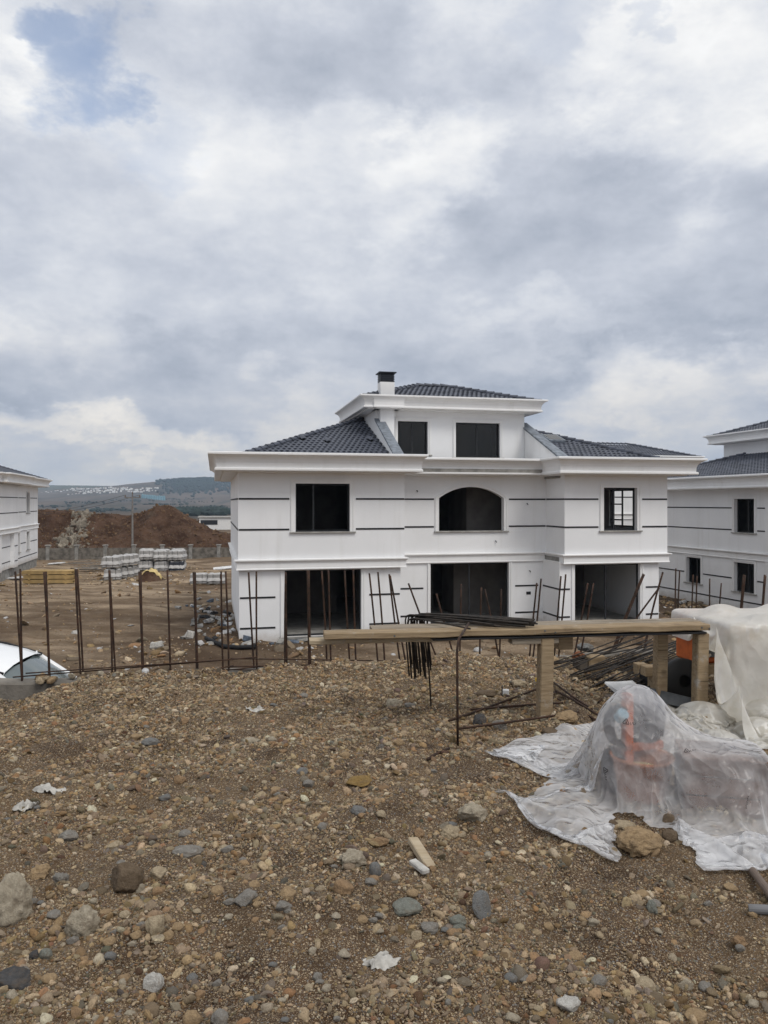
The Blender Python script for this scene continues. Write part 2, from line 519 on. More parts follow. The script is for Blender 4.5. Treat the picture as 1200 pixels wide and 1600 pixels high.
def mk_yard():
    t = NT('yard_soil')
    big = t.noise(0.11, 5, 0.6)
    tr = t.noise(0.33, 6, 0.6, 0.8, stretch=(0.35, 1.6, 1.0))
    med = t.noise(1.6, 8, 0.65)
    fine = t.noise(11.0, 6, 0.7)
    c = t.mix(t.step(tr, 0.33, 0.66), (0.205, 0.146, 0.094), (0.45, 0.345, 0.24))
    c = t.mix(t.step(big, 0.44, 0.62, 0, 0.75), c, (0.098, 0.062, 0.038))
    c = t.mix(t.step(med, 0.50, 0.78, 0, 0.6), c, (0.30, 0.25, 0.19))
    c = t.mix(t.step(fine, 0.45, 0.75, 0, 0.55), c, (0.062, 0.041, 0.027))
    sp = t.n('ShaderNodeSeparateXYZ'); t.put(sp.inputs[0], t.O)
    vd = t.n('ShaderNodeVectorMath', operation='DISTANCE'); t.put(vd.inputs[0], t.O); vd.inputs[1].default_value = (-33.0, 2.0, -3.5)
    rut = t.math('SINE', t.math('ADD', t.math('MULTIPLY', vd.outputs['Value'], 3.1), t.math('MULTIPLY', big, 9.0)))
    c = t.mix(t.math('MULTIPLY', t.step(rut, 0.45, 0.95, 0, 0.62), t.step(tr, 0.4, 0.6, 0.35, 1.0)), c, (0.115, 0.078, 0.048))
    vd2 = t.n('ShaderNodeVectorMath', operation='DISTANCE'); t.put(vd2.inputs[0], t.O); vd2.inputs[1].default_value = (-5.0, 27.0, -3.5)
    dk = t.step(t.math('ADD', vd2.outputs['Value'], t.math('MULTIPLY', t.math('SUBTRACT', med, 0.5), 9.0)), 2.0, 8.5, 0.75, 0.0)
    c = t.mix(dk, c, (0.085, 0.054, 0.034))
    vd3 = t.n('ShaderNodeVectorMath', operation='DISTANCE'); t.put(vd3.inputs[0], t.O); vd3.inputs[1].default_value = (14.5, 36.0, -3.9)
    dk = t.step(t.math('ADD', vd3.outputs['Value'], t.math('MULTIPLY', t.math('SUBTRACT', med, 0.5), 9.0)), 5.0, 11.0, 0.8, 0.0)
    c = t.mix(dk, c, (0.062, 0.041, 0.029))  # brown earth, with the shade between the villas painted into its colour
    # fields and scrub far beyond the building site
    f1 = t.noise(0.0045, 6, 0.55, 0.3, stretch=(1, 0.42, 1))
    f2 = t.noise(0.018, 6, 0.6, 0.2, stretch=(1, 0.4, 1), off=(9, 3, 0))
    fc = t.mix(t.step(f1, 0.36, 0.62), (0.060, 0.050, 0.038), (0.125, 0.095, 0.074))
    fc = t.mix(t.step(f2, 0.50, 0.66, 0, 0.8), fc, (0.036, 0.040, 0.032))
    fc = t.mix(t.step(sp.outputs[1], 2000.0, 2450.0, 0, 0.75), fc, (0.066, 0.084, 0.058))
    c = t.mix(t.step(sp.outputs[1], 115.0, 190.0), c, fc)
    t.bsdf(c, 0.97, t.bump(t.math('ADD', med, t.math('MULTIPLY', fine, 0.9)), 1.0, 0.16), spec=0.1)
    M['yard_soil'] = t.m


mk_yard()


def mk_mound():
    t = NT('mound_soil')
    a = t.noise(0.45, 7, 0.65)
    b = t.noise(2.4, 8, 0.7)
    c = t.mix(t.step(a, 0.35, 0.65), (0.048, 0.0255, 0.016), (0.105, 0.061, 0.040))
    c = t.mix(t.step(b, 0.5, 0.72, 0, 0.7), c, (0.150, 0.105, 0.072))
    g = t.noise(0.25, 4, 0.6, off=(6, 1, 2))
    c = t.mix(t.step(g, 0.58, 0.74, 0, 0.5), c, (0.175, 0.145, 0.110))
    t.bsdf(c, 0.97, t.bump(t.math('ADD', a, b), 0.9, 0.35), spec=0.1)
    M['mound_soil'] = t.m


mk_mound()


def mk_stone(name, src):
    t = NT(name)
    if src == 'INSTANCER':
        a = t.n('ShaderNodeAttribute', attribute_name='tone'); a.attribute_type = 'INSTANCER'
        base = a.outputs['Color']
    else:
        oi = t.n('ShaderNodeObjectInfo'); base = oi.outputs['Color']
    n1 = t.noise(9.0 if src == 'INSTANCER' else 3.0, 8, 0.7)
    n2 = t.noise(2.2 if src == 'INSTANCER' else 1.3, 8, 0.65)
    geo = t.n('ShaderNodeNewGeometry')
    d1 = t.mix(t.step(n1, 0.3, 0.7, 0.0, 1.0), (0.72, 0.70, 0.68), (1.12, 1.12, 1.12))
    c = t.mix(1.0, base, d1, 'MULTIPLY')
    c = t.mix(t.step(n2, 0.45, 0.68, 0, 0.6), c, (0.150, 0.108, 0.070))      # dust and clinging earth
    t.bsdf(c, 0.9, t.bump(t.noise(24 if src == 'INSTANCER' else 7, 8, 0.72), 0.6, 0.05 if src == 'INSTANCER' else 0.12), spec=0.25)
    M[name] = t.m


mk_stone('pebble', 'INSTANCER')
mk_stone('stone', 'OBJECT')

# ------------------------------------------------------------------ mesh helpers


class MB:
    """collects shapes; build() links them as one mesh object"""

    def __init__(self):
        self.v = []
        self.f = []
        self.uv = {}

    def add(self, vs, fs):
        o = len(self.v)
        self.v.extend([tuple(p) for p in vs])
        self.f.extend([tuple(i + o for i in q) for q in fs])
        return self

    def box(self, x0, x1, y0, y1, z0, z1, mat=None):
        vs = [Vector(p) for p in ((x0, y0, z0), (x1, y0, z0), (x1, y1, z0), (x0, y1, z0), (x0, y0, z1), (x1, y0, z1), (x1, y1, z1), (x0, y1, z1))]
        if mat is not None:
            vs = [mat @ p for p in vs]
        return self.add(vs, [(0, 3, 2, 1), (4, 5, 6, 7), (0, 1, 5, 4), (1, 2, 6, 5), (2, 3, 7, 6), (3, 0, 4, 7)])

    def bev(self, x0, x1, y0, y1, z0, z1, b, mat=None):
        """box with chamfered edges"""
        bm = bmesh.new()
        bmesh.ops.create_cube(bm, size=1.0)
        for p in bm.verts:
            p.co = Vector(((x0 + x1) / 2 + p.co.x * (x1 - x0), (y0 + y1) / 2 + p.co.y * (y1 - y0), (z0 + z1) / 2 + p.co.z * (z1 - z0)))
        bmesh.ops.bevel(bm, geom=list(bm.edges), offset=b, segments=1, affect='EDGES')
        bm.verts.ensure_lookup_table()
        for i, p in enumerate(bm.verts):
            p.index = i
        self.add([(mat @ p.co) if mat is not None else p.co for p in bm.verts], [[q.index for q in f.verts] for f in bm.faces])
        bm.free()
        return self

    def tube(self, pts, r, n=6, caps=True):
        pts = [Vector(p) for p in pts]
        rr = r if isinstance(r, (list, tuple)) else [r] * len(pts)
        rings = []
        t0 = (pts[1] - pts[0]).normalized()
        ref = Vector((0, 0, 1)) if abs(t0.z) < 0.9 else Vector((1, 0, 0))
        a = t0.cross(ref).normalized()
        for i, p in enumerate(pts):
            if i == 0:
                tg = pts[1] - pts[0]
            elif i == len(pts) - 1:
                tg = pts[-1] - pts[-2]
            else:
                tg = (pts[i + 1] - pts[i]).normalized() + (pts[i] - pts[i - 1]).normalized()
            tg.normalize()
            a = (a - tg * a.dot(tg)).normalized()
            b = tg.cross(a)
            rings.append([p + (a * math.cos(2 * math.pi * k / n) + b * math.sin(2 * math.pi * k / n)) * rr[i] for k in range(n)])
        vs = [q for ring in rings for q in ring]
        fs = []
        for i in range(len(pts) - 1):
            for k in range(n):
                fs.append((i * n + k, i * n + (k + 1) % n, (i + 1) * n + (k + 1) % n, (i + 1) * n + k))
        if caps:
            fs.append(tuple(range(n - 1, -1, -1)))
            fs.append(tuple((len(pts) - 1) * n + k for k in range(n)))
        return self.add(vs, fs)

    def lathe(self, prof, n=20, mat=None):
        vs = []
        for (r, z) in prof:
            for k in range(n):
                p = Vector((r * math.cos(2 * math.pi * k / n), r * math.sin(2 * math.pi * k / n), z))
                vs.append(mat @ p if mat is not None else p)
        fs = []
        for i in range(len(prof) - 1):
            for k in range(n):
                fs.append((i * n + k, i * n + (k + 1) % n, (i + 1) * n + (k + 1) % n, (i + 1) * n + k))
        return self.add(vs, fs)

    def sweep(self, path, prof, closed=True, ks=None):
        """a moulding: profile (outward offset, height) swept round a plan path with mitred corners"""
        n = len(path)
        P = [Vector((p[0], p[1])) for p in path]
        ne = n if closed else n - 1
        ks = ks or [1.0] * ne
        nrm = []
        for i in range(ne):
            d = (P[(i + 1) % n] - P[i]).normalized()
            nrm.append(Vector((d.y, -d.x)))
        rings = []
        for i in range(n):
            ea, eb = (i - 1) % ne if (closed or i > 0) else 0, i % ne if (closed or i < ne) else ne - 1
            if not closed and i == 0:
                ea = eb = 0
            if not closed and i == n - 1:
                ea = eb = ne - 1
            ring = []
            for (o, z) in prof:
                n1, n2 = nrm[ea], nrm[eb]
                o1, o2 = o * ks[ea], o * ks[eb]
                det = n1.x * n2.y - n1.y * n2.x
                if abs(det) < 1e-4:
                    q = n1 * o1
                else:
                    q = Vector(((o1 * n2.y - o2 * n1.y) / det, (n1.x * o2 - n2.x * o1) / det))
                ring.append((P[i].x + q.x, P[i].y + q.y, z))
            rings.append(ring)
        m = len(prof)
        vs = [q for r_ in rings for q in r_]
        fs = []
        for i in range(ne):
            j = (i + 1) % n
            for k in range(m - 1):
                fs.append((i * m + k, i * m + k + 1, j * m + k + 1, j * m + k))
        if not closed:
            fs.append(tuple(range(m)))
            fs.append(tuple((n - 1) * m + k for k in range(m - 1, -1, -1)))
        return self.add(vs, fs)

    def mesh(self, name, mat, smooth=False):
        me = bpy.data.meshes.new(name)
        me.from_pydata(self.v, [], self.f)
        if mat:
            me.materials.append(M[mat])
        if smooth:
            me.polygons.foreach_set('use_smooth', [True] * len(me.polygons))
        me.update()
        return me

    def build(self, name, mat, parent=None, smooth=False, auto=None):
        me = self.mesh(name, mat, smooth)
        if auto:
            bm = bmesh.new(); bm.from_mesh(me)
            bmesh.ops.recalc_face_normals(bm, faces=bm.faces)
            bm.to_mesh(me); bm.free()
        return link(name, me, parent)


def link(name, me, parent=None):
    o = bpy.data.objects.new(name, me)
    col.objects.link(o)
    if parent is not None:
        o.parent = parent
    return o


def tag(o, label=None, cat=None, group=None, kind=None):
    if label: o['label'] = label
    if cat: o['category'] = cat
    if group: o['group'] = group
    if kind: o['kind'] = kind
    return o


def empty(name, loc=(0, 0, 0), rz=0.0):
    o = bpy.data.objects.new(name, None)
    col.objects.link(o)
    o.location = loc
    o.rotation_euler = (0, 0, rz)
    o.empty_display_size = 0.3
    return o


def copy_tree(o, parent=None):
    c = o.copy()
    col.objects.link(c)
    c.parent = parent
    for ch in list(o.children):
        copy_tree(ch, c)
    return c


def smooth(x, a, b):
    t = np.clip((x - a) / (b - a), 0, 1)
    return t * t * (3 - 2 * t)


class Waves:
    """smooth random field made of sine waves"""

    def __init__(self, seed, lam0, lam1, n):
        g = np.random.default_rng(seed)
        lam = np.exp(g.uniform(math.log(lam0), math.log(lam1), n))
        an = g.uniform(0, 2 * math.pi, n)
        self.k = 2 * math.pi / lam
        self.cx, self.cy = np.cos(an) * self.k, np.sin(an) * self.k
        self.ph = g.uniform(0, 2 * math.pi, n)
        self.a = lam / lam.max()
        self.a = self.a / math.sqrt((self.a ** 2).sum() / 2)

    def __call__(self, x, y):
        x = np.asarray(x, float); y = np.asarray(y, float)
        z = np.zeros(np.broadcast(x, y).shape)
        for a, cx, cy, p in zip(self.a, self.cx, self.cy, self.ph):
            z += a * np.sin(cx * x + cy * y + p)
        return z


# ------------------------------------------------------------------ ground heights
W_low, W_mid, W_fin = Waves(1, 1.6, 4.0, 9), Waves(2, 0.35, 1.0, 14), Waves(3, 0.09, 0.25, 16)
Wy_low, Wy_mid = Waves(4, 6.0, 20.0, 8), Waves(5, 0.9, 3.5, 14)
W_far = Waves(6, 200.0, 700.0, 9)
WALL_A, WALL_B = (-9.0, 5.44), (3.3, 8.146)      # outer line of the retaining wall, in plan


def wall_y(x):
    return 7.42 + 0.22 * x


def G(x, y):
    """top of the gravel platform the camera stands on"""
    x = np.asarray(x, float); y = np.asarray(y, float)
    z = 0.026 * W_low(x, y) + 0.021 * W_mid(x, y) + 0.0055 * W_fin(x, y)
    z = z - 0.19 * smooth(-x, 2.35, 3.45) * smooth(y, 4.3, 6.3)
    z = z + 0.05 * np.exp(-((x - 0.2) / 1.2) ** 2 - ((y - 7.2) / 0.5) ** 2)
    z = z - 0.05 * np.exp(-((x - 0.35) / 0.30) ** 2 - ((y - 3.65) / 0.35) ** 2)
    z = z + 0.05 * np.exp(-((x - 1.5) / 0.55) ** 2 - ((y - 3.75) / 0.45) ** 2)
    return z


def far_z(y):
    return np.interp(y, [120, 200, 320, 600, 1000, 1500, 2000, 2500, 3200], [-4.1, -4.6, -5.4, -7.0, -6.0, 5.0, 25.0, 57.0, 40.0])


def yard(x, y):
    x = np.asarray(x, float); y = np.asarray(y, float)
    z = -3.46 - 0.45 * smooth(-x, 2, 22) * smooth(y, 30, 52) - 0.42 * smooth(x, 12, 17.5) * smooth(y, 27, 34)
    z = z - 0.15 * smooth(y, 55, 75)
    z = z + 1.75 * np.exp(-((x + 6.6) / 4.2) ** 2 - ((y - 9.6) / 3.4) ** 2)
    near = 1 - smooth(y, 90, 130)
    z = z + near * (0.05 * Wy_low(x, y) + 0.035 * Wy_mid(x, y))
    z = z + 0.25 * np.exp(-((x + 6.3) / 1.6) ** 2 - ((y - 27.5) / 1.8) ** 2)
    fz = far_z(y) + smooth(y, 500, 1500) * 3.0 * W_far(x, y)
    # the wooded knoll right of the far settlement
    fz = fz + 34 * np.exp(-((x + 560) / 210) ** 2 - ((y - 2120) / 260) ** 2)
    z = np.where(y > 120, z * (1 - smooth(y, 120, 170)) + fz * smooth(y, 120, 170), z)
    return z


def hit(x, y, z=0.0):
    """plan position of a photograph pixel on the level z"""
    d = (EZ - z) * F / (y - CY)
    return (x - CX) / F * d, d


def on_gravel(x, y):
    X, Y = hit(x, y)
    for _ in range(4):
        X, Y = hit(x, y, float(G(X, Y)))
    return X, Y, float(G(X, Y))


def grid_mesh(name, xs, ys, zf, mat):
    XX, YY = np.meshgrid(xs, ys)
    ZZ = zf(XX, YY)
    n, m = len(xs), len(ys)
    me = bpy.data.meshes.new(name)
    v = np.stack([XX, YY, ZZ], -1).reshape(-1, 3)
    idx = np.arange(n * m).reshape(m, n)
    f = np.stack([idx[:-1, :-1], idx[:-1, 1:], idx[1:, 1:], idx[1:, :-1]], -1).reshape(-1, 4)
    me.from_pydata(v.tolist(), [], f.tolist())
    me.materials.append(M[mat])
    me.polygons.foreach_set('use_smooth', [True] * len(me.polygons))
    me.update()
    return me


# lower ground: yard, then fields out to the far hills, one sheet
def spread(lim, inner, step, grow):
    o = [0.0]
    while o[-1] < inner:
        o.append(o[-1] + step)
    s = step
    while o[-1] < lim:
        s *= grow
        o.append(o[-1] + s)
    return o


sx = spread(3600, 34, 0.5, 1.12)
xs = np.array([-q for q in sx[:0:-1]] + sx)
sy = [q for q in spread(3300, 60, 0.5, 1.05)]
ys = np.array([-3000, -1500, -700, -300, -120, -50, -20, -8, -3] + sy)
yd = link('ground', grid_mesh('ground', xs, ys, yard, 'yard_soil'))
tag(yd, 'brown earth yard and fields reaching to the far hills', kind='structure')


def inside_platform(x, y):
    """1 on the platform, falling to 0 down its bank"""
    edge = np.where(x < 3.3, wall_y(x) - 0.02, np.interp(x, [3.3, 4.2, 5.2, 7.0, 14, 30], [8.1, 10.5, 10.9, 10.6, 9.5, 8.0]))
    return edge - y


def plat(x, y):
    e = inside_platform(x, y)
    z = G(x, y)
    steep = np.where(x < 3.3, 40.0, 1.1)
    drop = np.clip(-e, 0, None) * steep
    return np.maximum(z - drop, -4.6)


xs = np.concatenate([np.arange(-14, -4.6, 0.4), np.arange(-4.6, 6.2, 0.05), np.arange(6.2, 22, 0.4)])
ys = np.concatenate([np.arange(-12, 1.2, 0.4), np.arange(1.2, 8.4, 0.05), np.arange(8.4, 17.6, 0.12)])
pf = link('gravel_ground', grid_mesh('gravel_ground', xs, ys, plat, 'gravel_soil'))
tag(pf, 'raised platform of brown gravelly earth in the foreground', kind='structure')

# ------------------------------------------------------------------ haze
hz = MB().box(-3900, 3900, -3300, 3700, -60, 140).mesh('haze', None)
ho = link('haze', hz)
ho['kind'] = 'stuff'
hm = bpy.data.materials.new('haze')
hm.use_nodes = True
hm.node_tree.nodes.clear()
pvn = hm.node_tree.nodes.new('ShaderNodeVolumePrincipled')
pvn.inputs['Density'].default_value = 0.00021
pvn.inputs['Color'].default_value = (0.64, 0.80, 1.0, 1)
mo = hm.node_tree.nodes.new('ShaderNodeOutputMaterial')
hm.node_tree.links.new(pvn.outputs[0], mo.inputs['Volume'])
hz.materials.append(hm)
# ------------------------------------------------------------------ houses
TH = R(12.7)
TV = R(14.5)                                     # the neighbours stand turned a little further
CT, ST = math.cos(TH), math.sin(TH)
HO = ((372 - CX) / F * 27.0, 27.0)               # front left corner of the main house


def h2w(u, v, z=0.0):
    return Vector((HO[0] + u * CT - v * ST, HO[1] + u * ST + v * CT, z))


def wall_seg(mb, p0, p1, z0, z1, ops, th=0.25):
    """one wall panel with real thickness; ops = (s0, s1, za, zb[, spring height of an arch])"""
    p0, p1 = Vector(p0), Vector(p1)
    L = (p1 - p0).length
    d = (p1 - p0) / L
    nrm = Vector((d.y, -d.x))

    def at(s, z, dep=0.0):
        q = p0 + d * s - nrm * dep
        return (q.x, q.y, z)
    ss = sorted({0.0, L, *[o[0] for o in ops], *[o[1] for o in ops]})
    zs = sorted({z0, z1, *[o[2] for o in ops], *[o[3] for o in ops]})
    for i in range(len(ss) - 1):
        for j in range(len(zs) - 1):
            a, b, c, e = ss[i], ss[i + 1], zs[j], zs[j + 1]
            if any(o[0] <= a + 1e-6 and b <= o[1] + 1e-6 and o[2] <= c + 1e-6 and e <= o[3] + 1e-6 for o in ops):
                continue
            mb.add([at(a, c), at(b, c), at(b, e), at(a, e)], [(0, 1, 2, 3)])
            mb.add([at(a, c, th), at(b, c, th), at(b, e, th), at(a, e, th)], [(3, 2, 1, 0)])
    for o in ops:
        a, b, c, e = o[:4]
        sp = o[4] if len(o) > 4 else e
        mb.add([at(a, c), at(b, c), at(b, c, th), at(a, c, th)], [(0, 1, 2, 3)])
        mb.add([at(a, c), at(a, sp), at(a, sp, th), at(a, c, th)], [(3, 2, 1, 0)])
        mb.add([at(b, c), at(b, sp), at(b, sp, th), at(b, c, th)], [(0, 1, 2, 3)])
        if len(o) <= 4:
            mb.add([at(a, e), at(b, e), at(b, e, th), at(a, e, th)], [(3, 2, 1, 0)])
        else:
            n = 18
            A = arch_pts(a, b, sp, e, n)
            for k in range(n):
                (s0_, za_), (s1_, zb_) = A[k], A[k + 1]
                mb.add([at(s0_, za_), at(s1_, zb_), at(s1_, e + 1e-4), at(s0_, e + 1e-4)], [(0, 1, 2, 3)])
                mb.add([at(s0_, za_, th), at(s1_, zb_, th), at(s1_, e + 1e-4, th), at(s0_, e + 1e-4, th)], [(3, 2, 1, 0)])
                mb.add([at(s0_, za_), at(s1_, zb_), at(s1_, zb_, th), at(s0_, za_, th)], [(3, 2, 1, 0)])


def arch_pts(a, b, sp, e, n):
    """circle segment through the springings and the crown"""
    h = e - sp
    w = (b - a) / 2
    r = (w * w + h * h) / (2 * h)
    cz = e - r
    a0 = math.asin(w / r)
    return [((a + b) / 2 + r * math.sin(-a0 + 2 * a0 * k / n), cz + r * math.cos(-a0 + 2 * a0 * k / n)) for k in range(n + 1)]


def edge_mat(p0, p1):
    """matrix: x along the wall, y outward, z up"""
    p0, p1 = Vector(p0), Vector(p1)
    d = (p1 - p0).normalized()
    n = Vector((d.y, -d.x))
    return Matrix(((d.x, n.x, 0, p0.x), (d.y, n.y, 0, p0.y), (0, 0, 1, 0), (0, 0, 0, 1)))


def window(root, p0, p1, op, mull=(), surround=0.17, panes=False, sill=True, frame=True, door=False, setback=0.13, transom=None, name='window'):
    Mx = edge_mat(p0, p1)
    a, b, c, e = op[:4]
    arch = op[4] if len(op) > 4 else None
    w = surround
    mb = MB()
    zc = c if not door else c - 0.02
    if arch is None:
        for (x0, x1, z0, z1) in ((a - w, a, zc, e + w), (b, b + w, zc, e + w), (a, b, e, e + w)):
            mb.box(x0, x1, -0.002, 0.028, z0, z1, Mx)
        for (x0, x1, z0, z1) in ((a - w, a - w + 0.055, zc, e + w), (b + w - 0.055, b + w, zc, e + w), (a - w + 0.055, b + w - 0.055, e + w - 0.055, e + w)):
            mb.box(x0, x1, 0.028, 0.055, z0, z1, Mx)
    else:
        for (x0, x1) in ((a - w, a), (b, b + w)):
            mb.box(x0, x1, -0.002, 0.028, zc, arch, Mx)
        for (x0, x1) in ((a - w, a - w + 0.055), (b + w - 0.055, b + w)):
            mb.box(x0, x1, 0.028, 0.055, zc, arch, Mx)
        n = 22
        i_ = arch_pts(a, b, arch, e, n)
        o_ = arch_pts(a - w, b + w, arch, e + w, n)
        m_ = arch_pts(a - w + 0.055, b + w - 0.055, arch, e + w - 0.055, n)
        for k in range(n):
            for (lo, hi, y0, y1) in ((i_, o_, -0.002, 0.028), (m_, o_, 0.028, 0.055)):
                vs = [(lo[k][0], y1, lo[k][1]), (lo[k + 1][0], y1, lo[k + 1][1]), (hi[k + 1][0], y1, hi[k + 1][1]), (hi[k][0], y1, hi[k][1]),
                      (lo[k][0], y0, lo[k][1]), (lo[k + 1][0], y0, lo[k + 1][1]), (hi[k + 1][0], y0, hi[k + 1][1]), (hi[k][0], y0, hi[k][1])]
                mb.add([Mx @ Vector(p) for p in vs], [(0, 1, 2, 3), (0, 4, 5, 1), (2, 6, 7, 3)])
    wd = mb.build(name, 'moulding', root)
    if sill and not door:
        s = MB().bev(a - w - 0.05, b + w + 0.05, -0.14, 0.085, c - 0.05, c, 0.008, Mx)
        s.build('sill', 'concrete_light', wd)
    if frame:
        t = 0.06
        fm = MB()
        y0, y1 = -setback - 0.06, -setback
        if arch is None:
            for (x0, x1, z0, z1) in ((a + .001, a + t, c, e), (b - t, b - .001, c, e), (a + t, b - t, c, c + t), (a + t, b - t, e - t, e)):
                fm.box(x0, x1, y0, y1, z0, z1, Mx)
        for m in mull:
            fm.box(a + m - t * 0.6, a + m + t * 0.6, y0 + 0.004, y1 - 0.004, c + t, e - t, Mx)
        if transom:
            for (x0, x1, z) in transom:
                fm.box(a + x0, a + x1, y0 + 0.006, y1 - 0.006, z - 0.03, z + 0.03, Mx)
        if arch is None:
            fm.build('frame', 'alu_frame', wd)
        if panes:
            xs_ = [a + t] + [a + m for m in mull] + [b - t]
            for q in range(len(xs_) - 1):
                MB().box(xs_[q] + 0.04, xs_[q + 1] - 0.04, y0 + 0.025, y0 + 0.033, c + t, e - t, Mx).build('pane', 'glass', wd)
    return wd


def strips(root, p0, p1, z, spans, h=0.062):
    Mx = edge_mat(p0, p1)
    for (a, b) in spans:
        MB().box(a, b, -0.01, 0.016, z - h / 2, z + h / 2, Mx).build('trim_strip', 'black_trim', root)


CORN = [(-0.06, 6.10), (0.52, 6.10), (0.52, 6.17), (0.74, 6.17), (0.745, 6.135), (0.80, 6.135), (0.82, 6.16), (0.82, 6.215), (0.80, 6.24), (0.755, 6.25), (0.755, 6.30),
        (0.765, 6.42), (0.80, 6.52), (0.86, 6.60), (0.95, 6.66), (1.02, 6.69), (1.05, 6.70), (1.05, 6.765), (1.02, 6.78), (-0.35, 6.78)]
LOWC = [(-0.02, 2.60), (0.075, 2.60), (0.075, 2.63), (0.055, 2.65), (0.05, 2.82), (0.07, 2.88), (0.115, 2.91), (0.135, 2.925), (0.135, 2.965), (-0.02, 2.985)]


def attic_cornice(z):
    return [(o * 0.78, z + (h - 6.10) * 0.80) for (o, h) in CORN]


# -------- roof tiles
TW, TL = 0.215, 0.30


def tile_mesh():
    mb = MB()
    xs_ = [0, 0.045, 0.10, 0.15, 0.185, 0.215]
    zs_ = [0.010, 0.030, 0.038, 0.030, 0.010, 0.010]
    n = len(xs_)
    rows = [(-0.02, 0.024), (0.32, 0.0)]
    vs = [(x, y, z + dz_) for (y, dz_) in rows for x, z in zip(xs_, zs_)]
    vs += [(x, -0.02, z - 0.005) for x, z in zip(xs_, zs_)]
    fs = [(k, k + 1, n + k + 1, n + k) for k in range(n - 1)] + [(2 * n + k, 2 * n + k + 1, k + 1, k) for k in range(n - 1)]
    mb.add(vs, fs)
    return mb


TILE = tile_mesh()
TILE_ME = TILE.mesh('roof_tile', 'roof_tile')


def tile_positions(poly, eave_pt, along, up2, pitch, z0):
    """tile corners inside a plan polygon; along = plan direction of the eave, up2 = plan direction up the slope"""
    A, U = Vector(along), Vector(up2)
    E = Vector(eave_pt)
    cosp = 1 / math.sqrt(1 + pitch * pitch)
    st = TL * cosp
    qs = [((Vector(p) - E).dot(A), (Vector(p) - E).dot(U)) for p in poly]
    a0, a1 = min(q[0] for q in qs), max(q[0] for q in qs)
    b1 = max(q[1] for q in qs)

    def inside(a, b):
        r_ = False
        j = len(qs) - 1
        for i in range(len(qs)):
            if (qs[i][1] > b) != (qs[j][1] > b) and a < (qs[j][0] - qs[i][0]) * (b - qs[i][1]) / (qs[j][1] - qs[i][1]) + qs[i][0]:
                r_ = not r_
            j = i
        return r_
    out = []
    j = 0
    while j * st < b1:
        b = j * st
        off = (j % 2) * TW * 0.5
        k = math.floor(a0 / TW) - 1
        while k * TW + off < a1:
            a = k * TW + off
            if inside(a + TW / 2, b + st / 2):
                p = E + A * a + U * b
                x = Vector((A.x, A.y, 0)); y = Vector((U.x, U.y, pitch)).normalized()
                zz = x.cross(y)
                if zz.z < 0:
                    x, zz = -x, -zz
                    p = p + A * TW
                Mx = Matrix(((x.x, y.x, zz.x, p.x), (x.y, y.y, zz.y, p.y), (x.z, y.z, zz.z, z0 + pitch * b + 0.015), (0, 0, 0, 1)))
                wob = Matrix.Rotation(rnd.gauss(0, 0.006), 4, 'Z') @ Matrix.Rotation(rnd.gauss(0, 0.012), 4, 'X')
                out.append(Mx @ wob)
            k += 1
        j += 1
    return out


def hip_tiles(mb, a, b):
    """half round cap tiles along a hip or ridge"""
    a, b = Vector(a), Vector(b)
    L = (b - a).length
    n = max(1, int(L / 0.36))
    d = (b - a) / L
    side = d.cross(Vector((0, 0, 1))).normalized()
    up = side.cross(d)
    for k in range(n):
        s0, s1 = a + d * (L * k / n - 0.03), a + d * (L * (k + 1) / n)
        vs, m = [], 7
        for (p, r_, lift) in ((s0, 0.125, 0.03), (s1, 0.105, 0.0)):
            for q in range(m):
                t_ = math.pi * q / (m - 1)
                vs.append(p + side * math.cos(t_) * r_ + up * (math.sin(t_) * r_ * 0.9 + lift - 0.01))
        fs = [(q, q + 1, m + q + 1, m + q) for q in range(m - 1)] + [tuple(range(m - 1, -1, -1))]
        mb.add(vs, fs)


def roof_slopes(root, slopes, z0, pitch, singles=None, deck_name='roof'):
    """slopes: (plan polygon, eave point, along, up). singles: number of tiles kept as objects"""
    dk = MB()
    for (poly, E, A, U) in slopes:
        Ev, Uv = Vector(E), Vector(U)
        vs = [(p[0], p[1], z0 + pitch * (Vector(p) - Ev).dot(Uv)) for p in poly]
        dk.add(vs, [tuple(range(len(vs)))])
    deck = dk.build(deck_name, 'roof_deck', root)
    mats = []
    for (poly, E, A, U) in slopes:
        mats += tile_positions(poly, E, A, U, pitch, z0)
    return deck, mats


def place_tiles(deck, mats, singles):
    """the tiles that show largest stay single, the others are one part"""
    for Mx in mats[:singles]:
        o = link('roof_tile', TILE_ME, deck)
        o.matrix_local = Mx
    rest = mats[singles:]
    if rest:
        tv = np.array(TILE.v)
        n = len(tv)
        V, Fc = [], []
        for i, Mx in enumerate(rest):
            m = np.array(Mx)
            V.append(tv @ m[:3, :3].T + m[:3, 3])
            Fc.append([tuple(q + i * n for q in f) for f in TILE.f])
        me = bpy.data.meshes.new('roof_tiles')
        me.from_pydata(np.concatenate(V).tolist(), [], [q for f in Fc for q in f])
        me.materials.append(M['roof_tile'])
        o = link('roof_tiles', me, deck)
        o['kind'] = 'stuff'
    return deck


